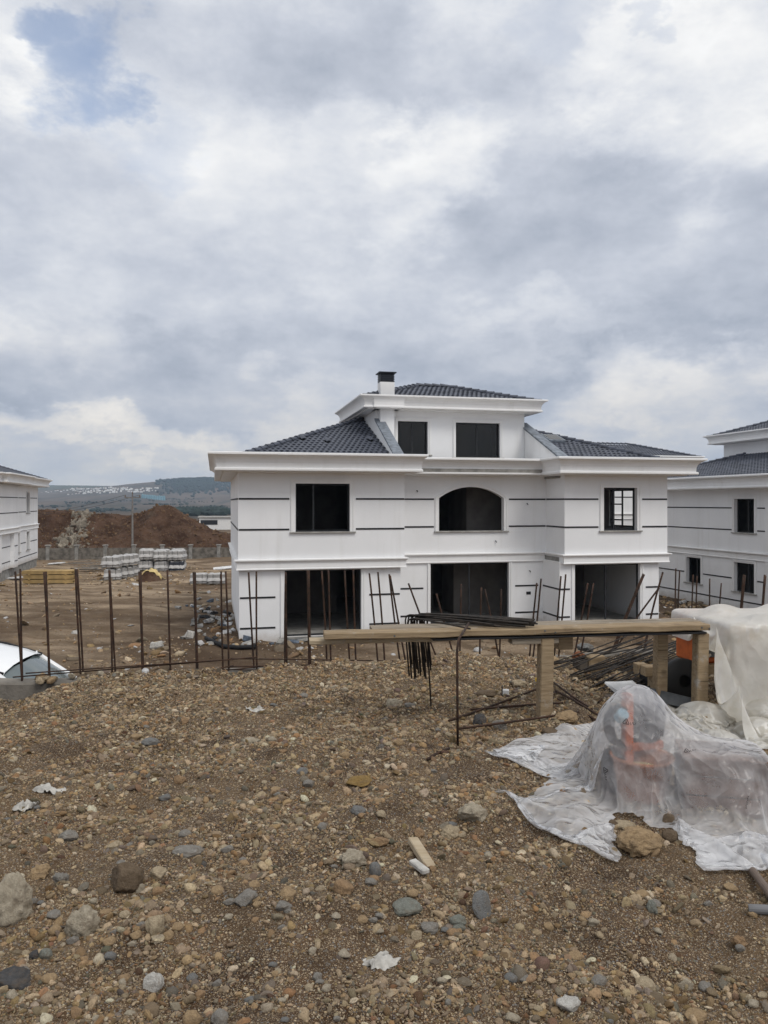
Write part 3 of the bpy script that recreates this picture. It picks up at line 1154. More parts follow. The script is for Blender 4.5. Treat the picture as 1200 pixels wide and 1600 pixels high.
def hip_rect(u0, u1, v0, v1, pitch, z0):
    """four slopes of a hipped roof over a rectangle and its hip and ridge lines"""
    w, d = u1 - u0, v1 - v0
    h = min(w, d) / 2
    if w >= d:
        r0, r1 = (u0 + h, v0 + h), (u1 - h, v0 + h)
    else:
        r0, r1 = (u0 + h, v0 + h), (u0 + h, v1 - h)
    if w >= d:
        sl = [([(u0, v0), (u1, v0), r1, r0], (u0, v0), (1, 0), (0, 1)),
              ([(u1, v1), (u0, v1), r0, r1], (u1, v1), (-1, 0), (0, -1)),
              ([(u0, v1), (u0, v0), r0], (u0, v1), (0, -1), (1, 0)),
              ([(u1, v0), (u1, v1), r1], (u1, v0), (0, 1), (-1, 0))]
        cor = [((u0, v0), r0), ((u0, v1), r0), ((u1, v0), r1), ((u1, v1), r1)]
    else:
        sl = [([(u0, v0), (u1, v0), r0], (u0, v0), (1, 0), (0, 1)),
              ([(u1, v1), (u0, v1), r1], (u1, v1), (-1, 0), (0, -1)),
              ([(u0, v1), (u0, v0), r0, r1], (u0, v1), (0, -1), (1, 0)),
              ([(u1, v0), (u1, v1), r1, r0], (u1, v0), (0, 1), (-1, 0))]
        cor = [((u0, v0), r0), ((u1, v0), r0), ((u0, v1), r1), ((u1, v1), r1)]
    zt = z0 + pitch * h
    lines = [((a[0], a[1], z0 + .04), (b[0], b[1], zt + .04)) for a, b in cor]
    lines.append(((r0[0], r0[1], zt + .05), (r1[0], r1[1], zt + .05)))
    return sl, lines


# ================= main house
GZ = -3.43
house = empty('house', (HO[0], HO[1], GZ), TH)
house.scale = (0.982, 1, 1)
tag(house, 'large white villa in the centre with arched upper window, attic storey and chimney', 'house', 'white villas on the building site')
FP = [(0, 0), (6.25, 0), (6.25, 1.7), (12.88, 1.7), (12.88, 0), (17.5, 0), (17.5, 12), (0, 12)]
GP = [(0.04, 0.12), (6.12, 0.12), (6.12, 1.7), (12.72, 1.7), (12.72, 0.12), (17.18, 0.12), (17.18, 12), (0.04, 12)]
UP_OPS = {0: [(2.09, 4.13, 3.96, 5.72)], 2: [(1.89, 4.72, 3.87, 5.66, 5.20)], 4: [(1.72, 3.22, 3.90, 5.62)],
          5: [(2.2, 4.2, 3.95, 5.60), (7.5, 9.0, 3.95, 5.60)], 6: [(3.0, 4.6, 3.95, 5.6)]}
GF_OPS = {0: [(1.66, 4.55, 0.13, 2.55)], 2: [(1.66, 5.08, 0.13, 2.57)], 4: [(0.66, 3.59, 0.13, 2.55)], 5: [(6.5, 8.0, 0.9, 2.3)]}
mb = MB()
for i in range(8):
    wall_seg(mb, FP[i], FP[(i + 1) % 8], 2.62, 6.30, UP_OPS.get(i, []))
mb.build('upper_wall', 'stucco', house)
mb = MB()
for i in range(8):
    wall_seg(mb, GP[i], GP[(i + 1) % 8], -0.5, 2.66, GF_OPS.get(i, []))
mb.build('ground_floor_wall', 'stucco', house)
MB().box(12.71, 12.80, 0.11, 1.69, 2.58, 2.668).build('ledge', 'moulding', house)
# concrete floors and the rooms behind the openings
fl = MB()
for (z0, z1) in ((-0.15, 0.12), (2.661, 2.84), (6.0, 6.09)):
    fl.box(0.26, 6.0, 0.37, 1.949, z0, z1); fl.box(12.8, 16.9, 0.37, 1.949, z0, z1); fl.box(0.26, 16.9, 1.951, 11.7, z0, z1)
fl.build('floor_slab', 'concrete', house)
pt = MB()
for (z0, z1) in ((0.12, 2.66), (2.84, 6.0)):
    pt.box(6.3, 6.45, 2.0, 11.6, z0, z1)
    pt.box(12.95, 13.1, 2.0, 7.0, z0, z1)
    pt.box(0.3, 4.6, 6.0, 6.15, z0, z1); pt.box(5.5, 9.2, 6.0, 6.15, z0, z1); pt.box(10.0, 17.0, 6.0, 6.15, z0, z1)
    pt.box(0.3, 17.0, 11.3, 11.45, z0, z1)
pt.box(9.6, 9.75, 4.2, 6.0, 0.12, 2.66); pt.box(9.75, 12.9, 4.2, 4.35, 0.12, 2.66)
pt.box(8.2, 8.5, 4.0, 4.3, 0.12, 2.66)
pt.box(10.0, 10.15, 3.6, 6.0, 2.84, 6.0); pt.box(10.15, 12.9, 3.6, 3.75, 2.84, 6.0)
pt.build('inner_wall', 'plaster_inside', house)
MB().sweep(FP, CORN, True, [1, .62, .98, .72, 1, 1.08, 1, 1.02]).build('cornice', 'moulding', house, auto=True)
MB().sweep(FP, LOWC).build('string_course', 'moulding', house, auto=True)
# corner boards: a shallow vertical moulding on the left side
window(house, FP[0], FP[1], UP_OPS[0][0], mull=(0.68,), transom=[(0.08, 0.14, 4.6)])
window(house, FP[2], FP[3], UP_OPS[2][0], frame=False, surround=0.16)
window(house, FP[4], FP[5], UP_OPS[4][0], mull=(0.55,), setback=0.17)
window(house, FP[5], FP[6], UP_OPS[5][0], mull=(1.0,), transom=[(1.0, 1.95, 4.95), (1.0, 1.95, 4.25)], surround=0.15)
window(house, FP[5], FP[6], UP_OPS[5][1], mull=(0.7,), surround=0.15)
window(house, GP[0], GP[1], GF_OPS[0][0], mull=(), door=True, surround=0.15, name='patio_door')
window(house, GP[2], GP[3], GF_OPS[2][0], mull=(1.72,), door=True, surround=0.12, name='patio_door')
window(house, GP[4], GP[5], GF_OPS[4][0], mull=(1.45,), door=True, surround=0.14, name='patio_door')
window(house, GP[5], GP[6], GF_OPS[5][0], mull=(0.7,), surround=0.12)
for z in (5.16, 4.05):
    strips(house, FP[0], FP[1], z, [(0.02, 1.86), (4.36, 6.24)])
    strips(house, FP[2], FP[3], z, [(0.02, 1.68), (4.95, 6.60)])
    strips(house, FP[3], FP[4], z, [(0.05, 1.69)])
    strips(house, FP[4], FP[5], z, [(0.0, 1.48), (3.46, 4.60)])
    strips(house, FP[7], FP[0], z, [(0.3, 11.9)])
    strips(house, FP[5], FP[6], z, [(0.05, 1.9), (4.5, 7.2), (9.3, 11.8)])
for z in (1.59, 0.49):
    strips(house, GP[0], GP[1], z, [(0.03, 1.32), (4.86, 6.05)])
    strips(house, GP[2], GP[3], z, [(0.03, 1.36), (5.36, 6.40)])
    strips(house, GP[3], GP[4], z, [(0.05, 1.57)])
    strips(house, GP[4], GP[5], z, [(0.0, 0.45), (3.86, 4.43)])
MB().box(1.75, 4.45, -0.06, 0.16, 0.06, 0.125, edge_mat(GP[0], GP[1])).build('door_sill', 'concrete', house)
MB().box(1.60, 5.30, -0.06, 0.16, 0.06, 0.125, edge_mat(GP[2], GP[3])).build('door_sill', 'black_trim', house)
MB().box(0.63, 3.69, -0.06, 0.16, 0.06, 0.125, edge_mat(GP[4], GP[5])).build('door_sill', 'concrete_light', house)
# wires and sockets left open in the plaster
MB().bev(5.86, 6.06, -0.01, 0.02, 1.22, 1.34, 0.006, edge_mat(GP[2], GP[3])).build('socket_box', 'black_plastic', house)
for (p0, p1, s, z) in ((FP[2], FP[3], 0.95, 5.5), (FP[2], FP[3], 5.75, 4.98), (FP[2], FP[3], 4.35, 3.45), (GP[2], GP[3], 6.0, 2.2), (GP[2], GP[3], 0.2, 2.2)):
    Mx = edge_mat(p0, p1)
    MB().tube([Mx @ Vector((s, -0.02, z)), Mx @ Vector((s, 0.05, z + 0.01)), Mx @ Vector((s + 0.03, 0.07, z - 0.06))], 0.018, 5).build('cable_stub', 'black_plastic', house)

# roofs
RP, RZ = 0.36, 6.50
EU0, EU1, EV0, EV1 = -0.40, 18.0, -0.50, 12.6
h_ = (EV1 - EV0) / 2
r0, r1 = (EU0 + h_, EV0 + h_), (EU1 - h_, EV0 + h_)
front_left = ([(EU0, EV0), (5.74, EV0), (5.74, EV0 + (5.74 - EU0))], (EU0, EV0), (1, 0), (0, 1))
front_right = ([(12.78, EV0), (EU1, EV0), (12.78, EV0 + (EU1 - 12.78))], (12.78, EV0), (1, 0), (0, 1))
others = [([(EU1, EV1), (EU0, EV1), r0, r1], (EU1, EV1), (-1, 0), (0, -1)),
          ([(EU0, EV1), (EU0, EV0), r0], (EU0, EV1), (0, -1), (1, 0)),
          ([(EU1, EV0), (EU1, EV1), r1], (EU1, EV0), (0, 1), (-1, 0))]
deck, mats_ = roof_slopes(house, [front_left], RZ, RP)
deckr, matsr = roof_slopes(house, [front_right], RZ, RP)
# a few tiles near the top of the left slope lie loose
for k in (int(len(mats_) * 0.62), int(len(mats_) * 0.66), int(len(mats_) * 0.70)):
    mats_[k] = mats_[k] @ Matrix.Translation((0.04, 0.08, 0.05)) @ Matrix.Rotation(0.25, 4, 'X') @ Matrix.Rotation(0.3, 4, 'Z')
mats_.sort(key=lambda m_: m_.translation.x * 0.25 + m_.translation.y)
place_tiles(deck, mats_, 299)
place_tiles(deckr, matsr, max(0, 299 - len(mats_)))
deck2, mats2 = roof_slopes(house, others, RZ, RP)
place_tiles(deck2, mats2, 0)
rt = MB()
for (a, b) in (((EU0, EV0), r0), ((EU0, EV1), r0), ((EU1, EV0), r1), ((EU1, EV1), r1)):
    hip_tiles(rt, (a[0], a[1], RZ + .04), (b[0], b[1], RZ + RP * h_ + .04))
rt.build('hip_tile', 'roof_tile', deck)
# terrace in front of the attic and its sloping cheek walls
MB().box(5.9, 12.7, 0.9, 3.0, 6.2, 6.36).build('terrace_floor', 'concrete', house)


def cheek(u0, u1, v0, z_front, v1, z_back, back_to, name):
    mb = MB()
    sec = [(v0, 6.3), (v0, z_front), (v1, z_back), (back_to, z_back), (back_to, 6.3)]
    vs = [(u0, a, z) for a, z in sec] + [(u1, a, z) for a, z in sec]
    n = len(sec)
    mb.add(vs, [tuple(range(n)), tuple(range(2 * n - 1, n - 1, -1))] + [(k, (k + 1) % n, n + (k + 1) % n, n + k) for k in range(n)])
    w_ = mb.build(name, 'stucco', house)
    mc = MB()
    b0, b1 = u0 - 0.06, u1 + 0.06
    sl = [(v0 - 0.05, z_front + 0.004), (v1 + 0.02, z_back + 0.004 + 0.01)]
    vs = []
    for (a, z) in sl:
        vs += [(b0, a, z - 0.05), (b0, a, z + 0.03), (b1, a, z + 0.03), (b1, a, z - 0.05)]
    mc.add(vs, [(0, 1, 5, 4), (1, 2, 6, 5), (2, 3, 7, 6), (0, 3, 2, 1), (4, 5, 6, 7)])
    mc.build('flashing', 'flashing', w_)


cheek(5.78, 6.06, -0.35, 6.80, 2.99, 8.46, 2.995, 'cheek_wall')
cheek(12.47, 12.78, -0.35, 6.80, 3.6, 8.50, 4.2, 'cheek_wall')
# attic storey
AP = [(5.78, 3.0), (12.46, 3.0), (12.46, 8.0), (5.78, 8.0)]
mb = MB()
A_OPS = [(0.95, 2.28, 7.03, 8.42), (3.52, 5.55, 6.94, 8.42)]
for i in range(4):
    wall_seg(mb, AP[i], AP[(i + 1) % 4], 6.30, 8.92, A_OPS if i == 0 else [])
mb.build('attic_wall', 'stucco', house)
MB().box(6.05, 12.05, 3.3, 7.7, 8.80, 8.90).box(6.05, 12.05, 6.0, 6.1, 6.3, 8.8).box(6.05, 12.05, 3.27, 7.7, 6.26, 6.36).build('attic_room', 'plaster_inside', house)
window(house, AP[0], AP[1], A_OPS[0], mull=(0.66,), panes=True, surround=0.12)
window(house, AP[0], AP[1], A_OPS[1], mull=(1.0,), panes=True, surround=0.12)
ac = attic_cornice(8.84)
AC = [(5.78, 3.0), (12.40, 3.0), (12.40, 8.0), (5.78, 8.0)]
MB().sweep(AC, ac).build('attic_cornice', 'moulding', house, auto=True)
sl, lines = hip_rect(5.15, 12.93, 2.37, 8.63, 0.32, 9.26)
deck3, mats3 = roof_slopes(house, sl, 9.26, 0.32)
place_tiles(deck3, mats3, 0)
rt = MB()
for a, b in lines:
    hip_tiles(rt, a, b)
rt.build('ridge_tile', 'roof_tile', deck3)
# chimney: a pier up the attic wall, then stack and dark louvred cap
ch = MB().box(5.90, 6.50, 2.66, 3.01, 6.3, 8.86).box(5.90, 6.50, 2.62, 3.2, 9.30, 9.96).build('chimney', 'stucco', house)
MB().sweep([(5.86, 2.60), (6.54, 2.60), (6.54, 3.3), (5.86, 3.3)], [(o * 0.5, z) for o, z in ac]).build('pier_cornice', 'moulding', ch, auto=True)
cp = MB()
cp.box(5.93, 6.47, 2.65, 3.17, 9.96, 10.30)
for k in range(5):
    z = 9.98 + k * 0.07
    cp.box(5.90, 6.50, 2.62, 3.20, z, z + 0.035)
cp.box(5.83, 6.57, 2.55, 3.27, 10.33, 10.37)
cp.build('chimney_cap', 'chimney_metal', ch)
# roof window frame propped on the right slope
sk = MB()
y = Vector((0, 1, RP)).normalized(); x = Vector((1, 0, 0)); zz = x.cross(y)
p = Vector((13.35, EV0 + 2.9, RZ + RP * 2.9 + 0.03))
Mx = Matrix(((x.x, y.x, zz.x, p.x), (x.y, y.y, zz.y, p.y), (x.z, y.z, zz.z, p.z), (0, 0, 0, 1)))
sk.bev(0, 0.78, 0, 0.98, 0.0, 0.13, 0.01, Mx)
sko = sk.build('roof_window', 'flashing', house)
MB().box(0.08, 0.70, 0.08, 0.90, 0.131, 0.137, Mx).build('pane', 'glass', sko)


# ================= the other villas, built round the same plan idea
def villa(u0, v0, gz, label, W, Dp, side, attic, rear_detail=True, found=0.0, tiles=True, loc_front=True):
    """W x Dp block at (u0, v0) in the main house's directions. side: openings per edge for both floors"""
    w = Vector((HO[0] + u0 * math.cos(TV) - v0 * math.sin(TV), HO[1] + u0 * math.sin(TV) + v0 * math.cos(TV)))
    root = empty('house', (w.x, w.y, gz), TV)
    tag(root, label, 'house', 'white villas on the building site')
    P = [(0, 0), (W, 0), (W, Dp), (0, Dp)]
    mb, mg = MB(), MB()
    for i in range(4):
        wall_seg(mb, P[i], P[(i + 1) % 4], 2.62, 6.30, side['up'].get(i, []))
        wall_seg(mg, P[i], P[(i + 1) % 4], -0.02, 2.62, side['gf'].get(i, []))
    mb.build('upper_wall', 'stucco', root)
    mg.build('ground_floor_wall', 'stucco', root)
    if found:
        MB().box(0.08, W - 0.08, 0.08, Dp - 0.08, -found, -0.021).build('foundation', 'concrete', root)
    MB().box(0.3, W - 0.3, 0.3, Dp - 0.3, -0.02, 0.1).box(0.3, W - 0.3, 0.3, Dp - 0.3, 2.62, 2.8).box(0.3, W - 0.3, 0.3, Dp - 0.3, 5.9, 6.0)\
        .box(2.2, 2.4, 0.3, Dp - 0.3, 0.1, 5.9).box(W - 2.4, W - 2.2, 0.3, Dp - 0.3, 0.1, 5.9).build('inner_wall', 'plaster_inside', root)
    MB().sweep(P, CORN).build('cornice', 'moulding', root, auto=True)
    MB().sweep(P, LOWC).build('string_course', 'moulding', root, auto=True)
    for key, z_s in (('up', (5.16, 4.05)), ('gf', (1.59, 0.49))):
        for i in range(4):
            ops = side[key].get(i, [])
            L = W if i % 2 == 0 else Dp
            for o in ops:
                window(root, P[i], P[(i + 1) % 4], o, mull=((o[1] - o[0]) * 0.55,), surround=0.13, setback=0.17)
            for z in z_s:
                cuts = sorted((o[0] - 0.2, o[1] + 0.2) for o in ops if o[2] - 0.1 < z < o[3] + 0.1)
                s, spans = 0.35, []
                for (a, b) in cuts:
                    if a - s > 0.2:
                        spans.append((s, a))
                    s = b
                if L - 0.35 - s > 0.2:
                    spans.append((s, L - 0.35))
                strips(root, P[i], P[(i + 1) % 4], z, spans)
    sl, lines = hip_rect(-0.85, W + 0.85, -0.85, Dp + 0.85, 0.32, 6.66)
    dk, mt = roof_slopes(root, sl, 6.66, 0.32)
    if tiles:
        place_tiles(dk, mt, 0)
    rt = MB()
    for a, b in lines:
        hip_tiles(rt, a, b)
    rt.build('hip_tile', 'roof_tile', dk)
    if attic:
        a0, a1, b0, b1 = attic
        Q = [(a0, b0), (a1, b0), (a1, b1), (a0, b1)]
        mb = MB()
        for i in range(4):
            wall_seg(mb, Q[i], Q[(i + 1) % 4], 6.5, 8.92, [])
        mb.build('attic_wall', 'stucco', root)
        MB().sweep(Q, attic_cornice(8.84)).build('attic_cornice', 'moulding', root, auto=True)
        sl, lines = hip_rect(a0 - 0.63, a1 + 0.63, b0 - 0.63, b1 + 0.63, 0.32, 9.26)
        dk, mt = roof_slopes(root, sl, 9.26, 0.32)
        if tiles:
            place_tiles(dk, mt, 0)
        rt = MB()
        for a, b in lines:
            hip_tiles(rt, a, b)
        rt.build('ridge_tile', 'roof_tile', dk)
    return root


# right villa: its left flank (edge 3, running from the back corner towards the camera) is what shows
RV0, RV1 = 2.7, 12.6
L3 = RV1 - RV0


def e3(v):        # distance along edge 3 from the back corner
    return RV1 - v


right = villa(25.1, RV0, -3.84, 'white villa at the right edge with three flank windows in view', 14.0, L3, {
    'up': {3: [(e3(5.2), e3(3.8), 3.93, 5.62)], 0: [(2, 4, 3.9, 5.6)]},
    'gf': {3: [(e3(9.0), e3(7.8), 1.02, 2.42), (e3(5.2), e3(3.8), 0.95, 2.42)], 0: [(2, 5, 0.13, 2.55)]}}, (3.7, 10.0, 1.5, 7.9))
for (a, b) in ((-0.02, 0.30), (L3 - 0.32, L3 + 0.02)):
    MB().box(a, b, -0.01, 0.07, 0.0, 2.59, edge_mat((0, L3), (0, 0))).box(a, b, -0.01, 0.07, 2.99, 6.11, edge_mat((0, L3), (0, 0))).build('corner_pilaster', 'moulding', right)
# villa mostly hidden behind the right end of the main house
villa(18.6, 17.0, -2.1, 'villa far behind the main house, only its roof ridge and cornice show', 12.0, 4.8, {'up': {}, 'gf': {}}, None)
# left villa: its right flank (edge 1) is what shows
LW, LV0, LV1 = 12.0, 27.0, 43.6
left = villa(-14.4 - LW, LV0, -3.20, 'white villa at the left edge on a bare concrete base beside the lumber stack', LW, LV1 - LV0, {
    'up': {1: [(38.8 - LV0, 40.0 - LV0, 3.95, 5.62), (29.0 - LV0, 30.6 - LV0, 3.95, 5.62)]},
    'gf': {1: [(38.8 - LV0, 40.0 - LV0, 0.95, 2.42), (35.2 - LV0, 36.3 - LV0, 0.95, 2.42)]}}, (2.5, 9.0, 5.0, 12.0), found=0.9)
# projecting bay of the left villa, over an open porch
lb = MB()
bay0, bay1, bw = 1.0, 34.4 - LV0, 0.30
lb.box(LW - 0.2, LW + bw, bay0, bay1, 2.55, 6.12).build('bay_wall', 'stucco', left)
for q in (bay1 - 1.3, bay0):
    MB().box(LW, LW + 0.28, q, q + 1.29, 0.0, 2.55).build('porch_pier', 'stucco', left)
MB().sweep([(LW, bay0), (LW + bw, bay0), (LW + bw, bay1), (LW, bay1)], [(o, z) for o, z in LOWC], False).build('bay_course', 'moulding', left, auto=True)
MB().sweep([(LW, bay0), (LW + bw, bay0), (LW + bw, bay1), (LW, bay1)], CORN, False).build('bay_cornice', 'moulding', left, auto=True)
for z in (5.16, 4.05):
    strips(left, (LW + bw, bay0), (LW + bw, bay1), z, [(0.1, bay1 - bay0 - 0.25)])
for z in (1.59, 0.49):
    strips(left, (LW + 0.28, bay0), (LW + 0.28, bay1), z, [(bay1 - bay0 - 1.2, bay1 - bay0 - .2)])
# ------------------------------------------------------------------ beyond the site
FAR_D = np.exp(np.linspace(math.log(140), math.log(3200), 900))


def far_hit(x, y):
    kx, ky = (x - CX) / F, (CY - y) / F
    g = yard(kx * FAR_D, FAR_D)
    ok = np.nonzero(g >= EZ + ky * FAR_D)[0]
    if len(ok):
        d = float(FAR_D[ok[0]])
        return kx * d, d, float(g[ok[0]])
    return kx * 2500, 2500, 57.0


def yard_hit(x, y):
    z = -3.5
    for _ in range(8):
        X, Y = hit(x, y, z)
        z = float(yard(X, Y))
    return X, Y, z


# distant houses on the hillside
def far_house(w, d, h, wall, roof):
    mb = MB().box(-w / 2, w / 2, -d / 2, d / 2, -2, h)
    me = mb.mesh('far_house', wall)
    me.materials.append(M[roof])
    n = len(me.vertices)
    rb = MB()
    rb.v, rb.f = list(mb.v), list(mb.f)
    e = 0.5
    rb.add([(-w / 2 - e, -d / 2 - e, h), (w / 2 + e, -d / 2 - e, h), (w / 2 + e, d / 2 + e, h), (-w / 2 - e, d / 2 + e, h), (-w / 2 + d * .3, 0, h + d * .28), (w / 2 - d * .3, 0, h + d * .28)],
           [(0, 1, 5, 4), (1, 2, 5), (2, 3, 4, 5), (3, 0, 4)])
    me2 = bpy.data.meshes.new('far_house')
    me2.from_pydata(rb.v, [], rb.f)
    me2.materials.append(M[wall]); me2.materials.append(M[roof])
    for i, p in enumerate(me2.polygons):
        p.material_index = 1 if i >= 6 else 0
    return me2


fh = [far_house(9, 8, 6, 'far_white', 'far_roof'), far_house(11, 8, 5, 'far_white', 'far_white'), far_house(7, 7, 7, 'far_white', 'far_roof')]
k = 0
for row, (ya, yb, xa, xb, n) in enumerate(((771, 766, 66, 120, 12), (765, 763, 112, 200, 24), (769, 766, 118, 205, 22), (773, 769, 105, 190, 14), (766, 764, 198, 246, 12), (770, 767, 200, 244, 10))):
    for i in range(n):
        t = (i + rnd.uniform(-.3, .3)) / max(1, n - 1)
        X, Y, Z = far_hit(xa + (xb - xa) * t, ya + (yb - ya) * t + rnd.uniform(-1, 1))
        o = link('far_house', fh[rnd.randrange(3)])
        o.location = (X, Y, Z)
        o.scale = (rnd.uniform(.35, .62),) * 3
        o.rotation_euler = (0, 0, rnd.uniform(-.4, .4))
        tag(o, 'tiny pale house of the far settlement on the hillside', 'house', 'pale houses of the far hillside settlement')
for i in range(10):
    X, Y, Z = far_hit(223 + i * 3.7, 778.5 + i * 0.42)
    o = link('far_block', far_house(3.2, 7, 7.5 + rnd.uniform(-1, 1), 'far_blue', 'far_blue'))
    o.location = (X, Y, Z)
    tag(o, 'far turquoise block in the short row below the settlement', 'building', 'turquoise blocks below the far settlement')


def trees(name, spots, lab):
    bm = bmesh.new()
    bmesh.ops.create_icosphere(bm, subdivisions=1, radius=1.0)
    bv = np.array([v.co[:] for v in bm.verts]); bf = [[v.index for v in f.verts] for f in bm.faces]
    bm.free()
    V, Fc = [], []
    for i, (x, y, z, r_, h) in enumerate(spots):
        q = bv * (1 + nr.uniform(-.3, .3, (len(bv), 1)))
        q = q * [r_, r_, h / 2] + [x, y, z + h / 2]
        V.append(q)
        Fc += [tuple(a + i * len(bv) for a in f) for f in bf]
    me = bpy.data.meshes.new(name)
    me.from_pydata(np.concatenate(V).tolist(), [], Fc)
    me.materials.append(M['far_conifer'])
    o = link(name, me)
    tag(o, lab, kind='stuff')


sp = []
for i in range(2600):
    x, y = nr.normal(-545, 95), nr.normal(2060, 150)
    if nr.random() < float(smooth((x / y) * F + CX, 238, 300)):
        sp.append((x, y, float(yard(x, y)) - 1, nr.uniform(2.5, 5), nr.uniform(5, 9)))
trees('far_wood', sp, 'dark conifer wood covering the far knoll')
sp = []
for i in range(420):
    X, Y, Z = far_hit(250 + nr.uniform(0, 125), nr.normal(801.5, 1.8))
    sp.append((X, Y, Z - .5, nr.uniform(1.6, 3.4), nr.uniform(3, 6.0)))
for i in range(240):
    row = nr.integers(0, 9)
    X, Y, Z = far_hit(nr.normal([90, 130, 170, 210, 250, 300, 340, 150, 280][row], 22), [792, 786, 797, 783, 789, 785, 793, 799, 780][row] + nr.normal(0, .9))
    sp.append((X, Y, Z - .5, nr.uniform(1.2, 3.2), nr.uniform(1.5, 3.6)))
trees('scrub', sp, 'dark tree belts and scrub on the plain behind the earth heaps')

# earth heaps behind the perimeter wall
HX = [-60, -47, -45, -42.5, -40, -38, -36, -34, -31.8, -30.5, -29, -27.2, -25.5, -24, -22.5, -21, -19.5, -16, -12]
HZ = [799, 797, 796, 797, 800, 803, 803, 805, 800, 793, 789, 796, 807, 819, 829, 833, 836, 840, 862]
W_h1, W_h2 = Waves(21, 1.5, 6.0, 14), Waves(22, 0.5, 1.5, 16)


def heap(x, y):
    crest = EZ - (np.interp(x, HX, HZ) - CY) * 100.0 / F
    base = -4.35
    yc = 99 + 1.3 * np.sin(x * .35) + 0.8 * np.sin(x * 1.1 + 1)
    t = np.where(y < yc, (y - 86.5) / (yc - 86.5), (114 - y) / (114 - yc))
    t = np.clip(t, 0, 1)
    prof = np.where(t < 0.9, t / 0.9 * 0.96, 0.96 + (t - 0.9) * 0.4)
    gul = 1 + 0.10 * np.sin(x * 1.3 + 2 * np.sin(x * .4)) * np.sin(np.pi * t)
    z = base - 0.5 + (crest - base + 0.5) * prof * gul
    return z + (0.24 * W_h1(x, y) + 0.15 * W_h2(x, y)) * np.sin(np.pi * np.clip(t, 0, 1)) ** 0.5


o = link('dirt_mound', grid_mesh('dirt_mound', np.arange(-60, -11.9, 0.3), np.arange(86, 114.4, 0.3), heap, 'mound_soil'))
tag(o, 'long ridge of dumped brown earth behind the wall', kind='structure')

# low white building beyond the heaps
X, Y = (337 - CX) / F * 165, 165
fb = empty('white_building', (X, Y, float(yard(X, Y))), R(12))
tag(fb, 'low flat roofed white building beyond the right end of the earth heap', 'building')
zt = EZ - (809 - CY) * Y / F - fb.location.z
MB().box(-3.5, 5.5, 0, 8, -1, zt).box(-5.4, -3.51, -1, 6, -1, zt - 1.3).build('wall', 'far_white', fb)
MB().box(-3.2, 0.4, -0.06, -0.01, zt - 1.5, zt - 0.5).build('window', 'alu_frame', fb)
MB().box(-3.8, 5.8, -0.3, 8.3, zt, zt + 0.25).build('roof', 'concrete_light', fb)

# perimeter wall with posts
wa, wb = Vector((-36.0, 74.5)), Vector((-11.0, 76.0))
pw = empty('perimeter_wall', (0, 0, 0))
tag(pw, 'grey precast concrete wall with posts in front of the earth heaps', 'wall')
Mx = edge_mat(wa, wb)
L = (wb - wa).length
MB().box(0, L, -0.1, 0.1, -5.0, -3.62, Mx).build('plinth', 'concrete_dark', pw)
n = 9
for i in range(n):
    a, b = L * i / n + 0.18, L * (i + 1) / n - 0.18
    MB().box(a, b, -0.06, 0.06, -3.615, -3.25, Mx).build('panel', 'concrete_dark', pw)
    MB().box(a, b, -0.06, 0.06, -3.245, -2.92, Mx).build('panel', 'concrete_dark', pw)
for i in range(n + 1):
    s = L * i / n
    MB().bev(s - 0.17, s + 0.17, -0.17, 0.17, -5.0, -2.72, 0.03, Mx).bev(s - 0.24, s + 0.24, -0.24, 0.24, -2.715, -2.6, 0.03, Mx).build('post', 'concrete', pw)

# power pole
X, Y = (207 - CX) / F * 84, 84
pole = empty('utility_pole', (X, Y, -4.6))
tag(pole, 'thin utility pole with crossarm in front of the earth heap', 'utility pole')
ph = EZ - (772 - CY) * Y / F + 4.6
MB().tube([(0, 0, 0), (0, 0, ph)], [0.13, 0.08], 8).build('mast', 'pole_concrete', pole)
MB().box(-0.9, 0.9, -0.05, 0.05, ph - 0.45, ph - 0.33).build('crossarm', 'pole_concrete', pole)
for q in (-0.8, 0, 0.8):
    MB().lathe([(0.0, 0), (0.06, 0.02), (0.10, 0.1), (0.05, 0.16), (0.07, 0.22), (0.0, 0.26)], 8, Matrix.Translation((q, 0, ph - 0.33 if q else ph))).build('insulator', 'pvc_brown', pole)
for q in (-0.8, 0.8):
    pts = [Vector((X + q, Y, -4.6 + ph - 0.1)).lerp(Vector((-60 + q, 96, 0.6)), s / 12) - Vector((0, 0, 1.6 * 4 * (s / 12) * (1 - s / 12))) for s in range(13)]
    w_ = MB().tube(pts, 0.018, 4).build('overhead_wire', 'black_plastic')
    tag(w_, 'dark overhead wire sagging from the pole towards the left villa', 'wire', 'overhead wires from the pole')

# ------------------------------------------------------------------ building materials in the yard
def jitter_mesh(mb, amt):
    mb.v = [(x + rnd.uniform(-amt, amt), y + rnd.uniform(-amt, amt), z + rnd.uniform(-amt, amt)) for x, y, z in mb.v]
    return mb


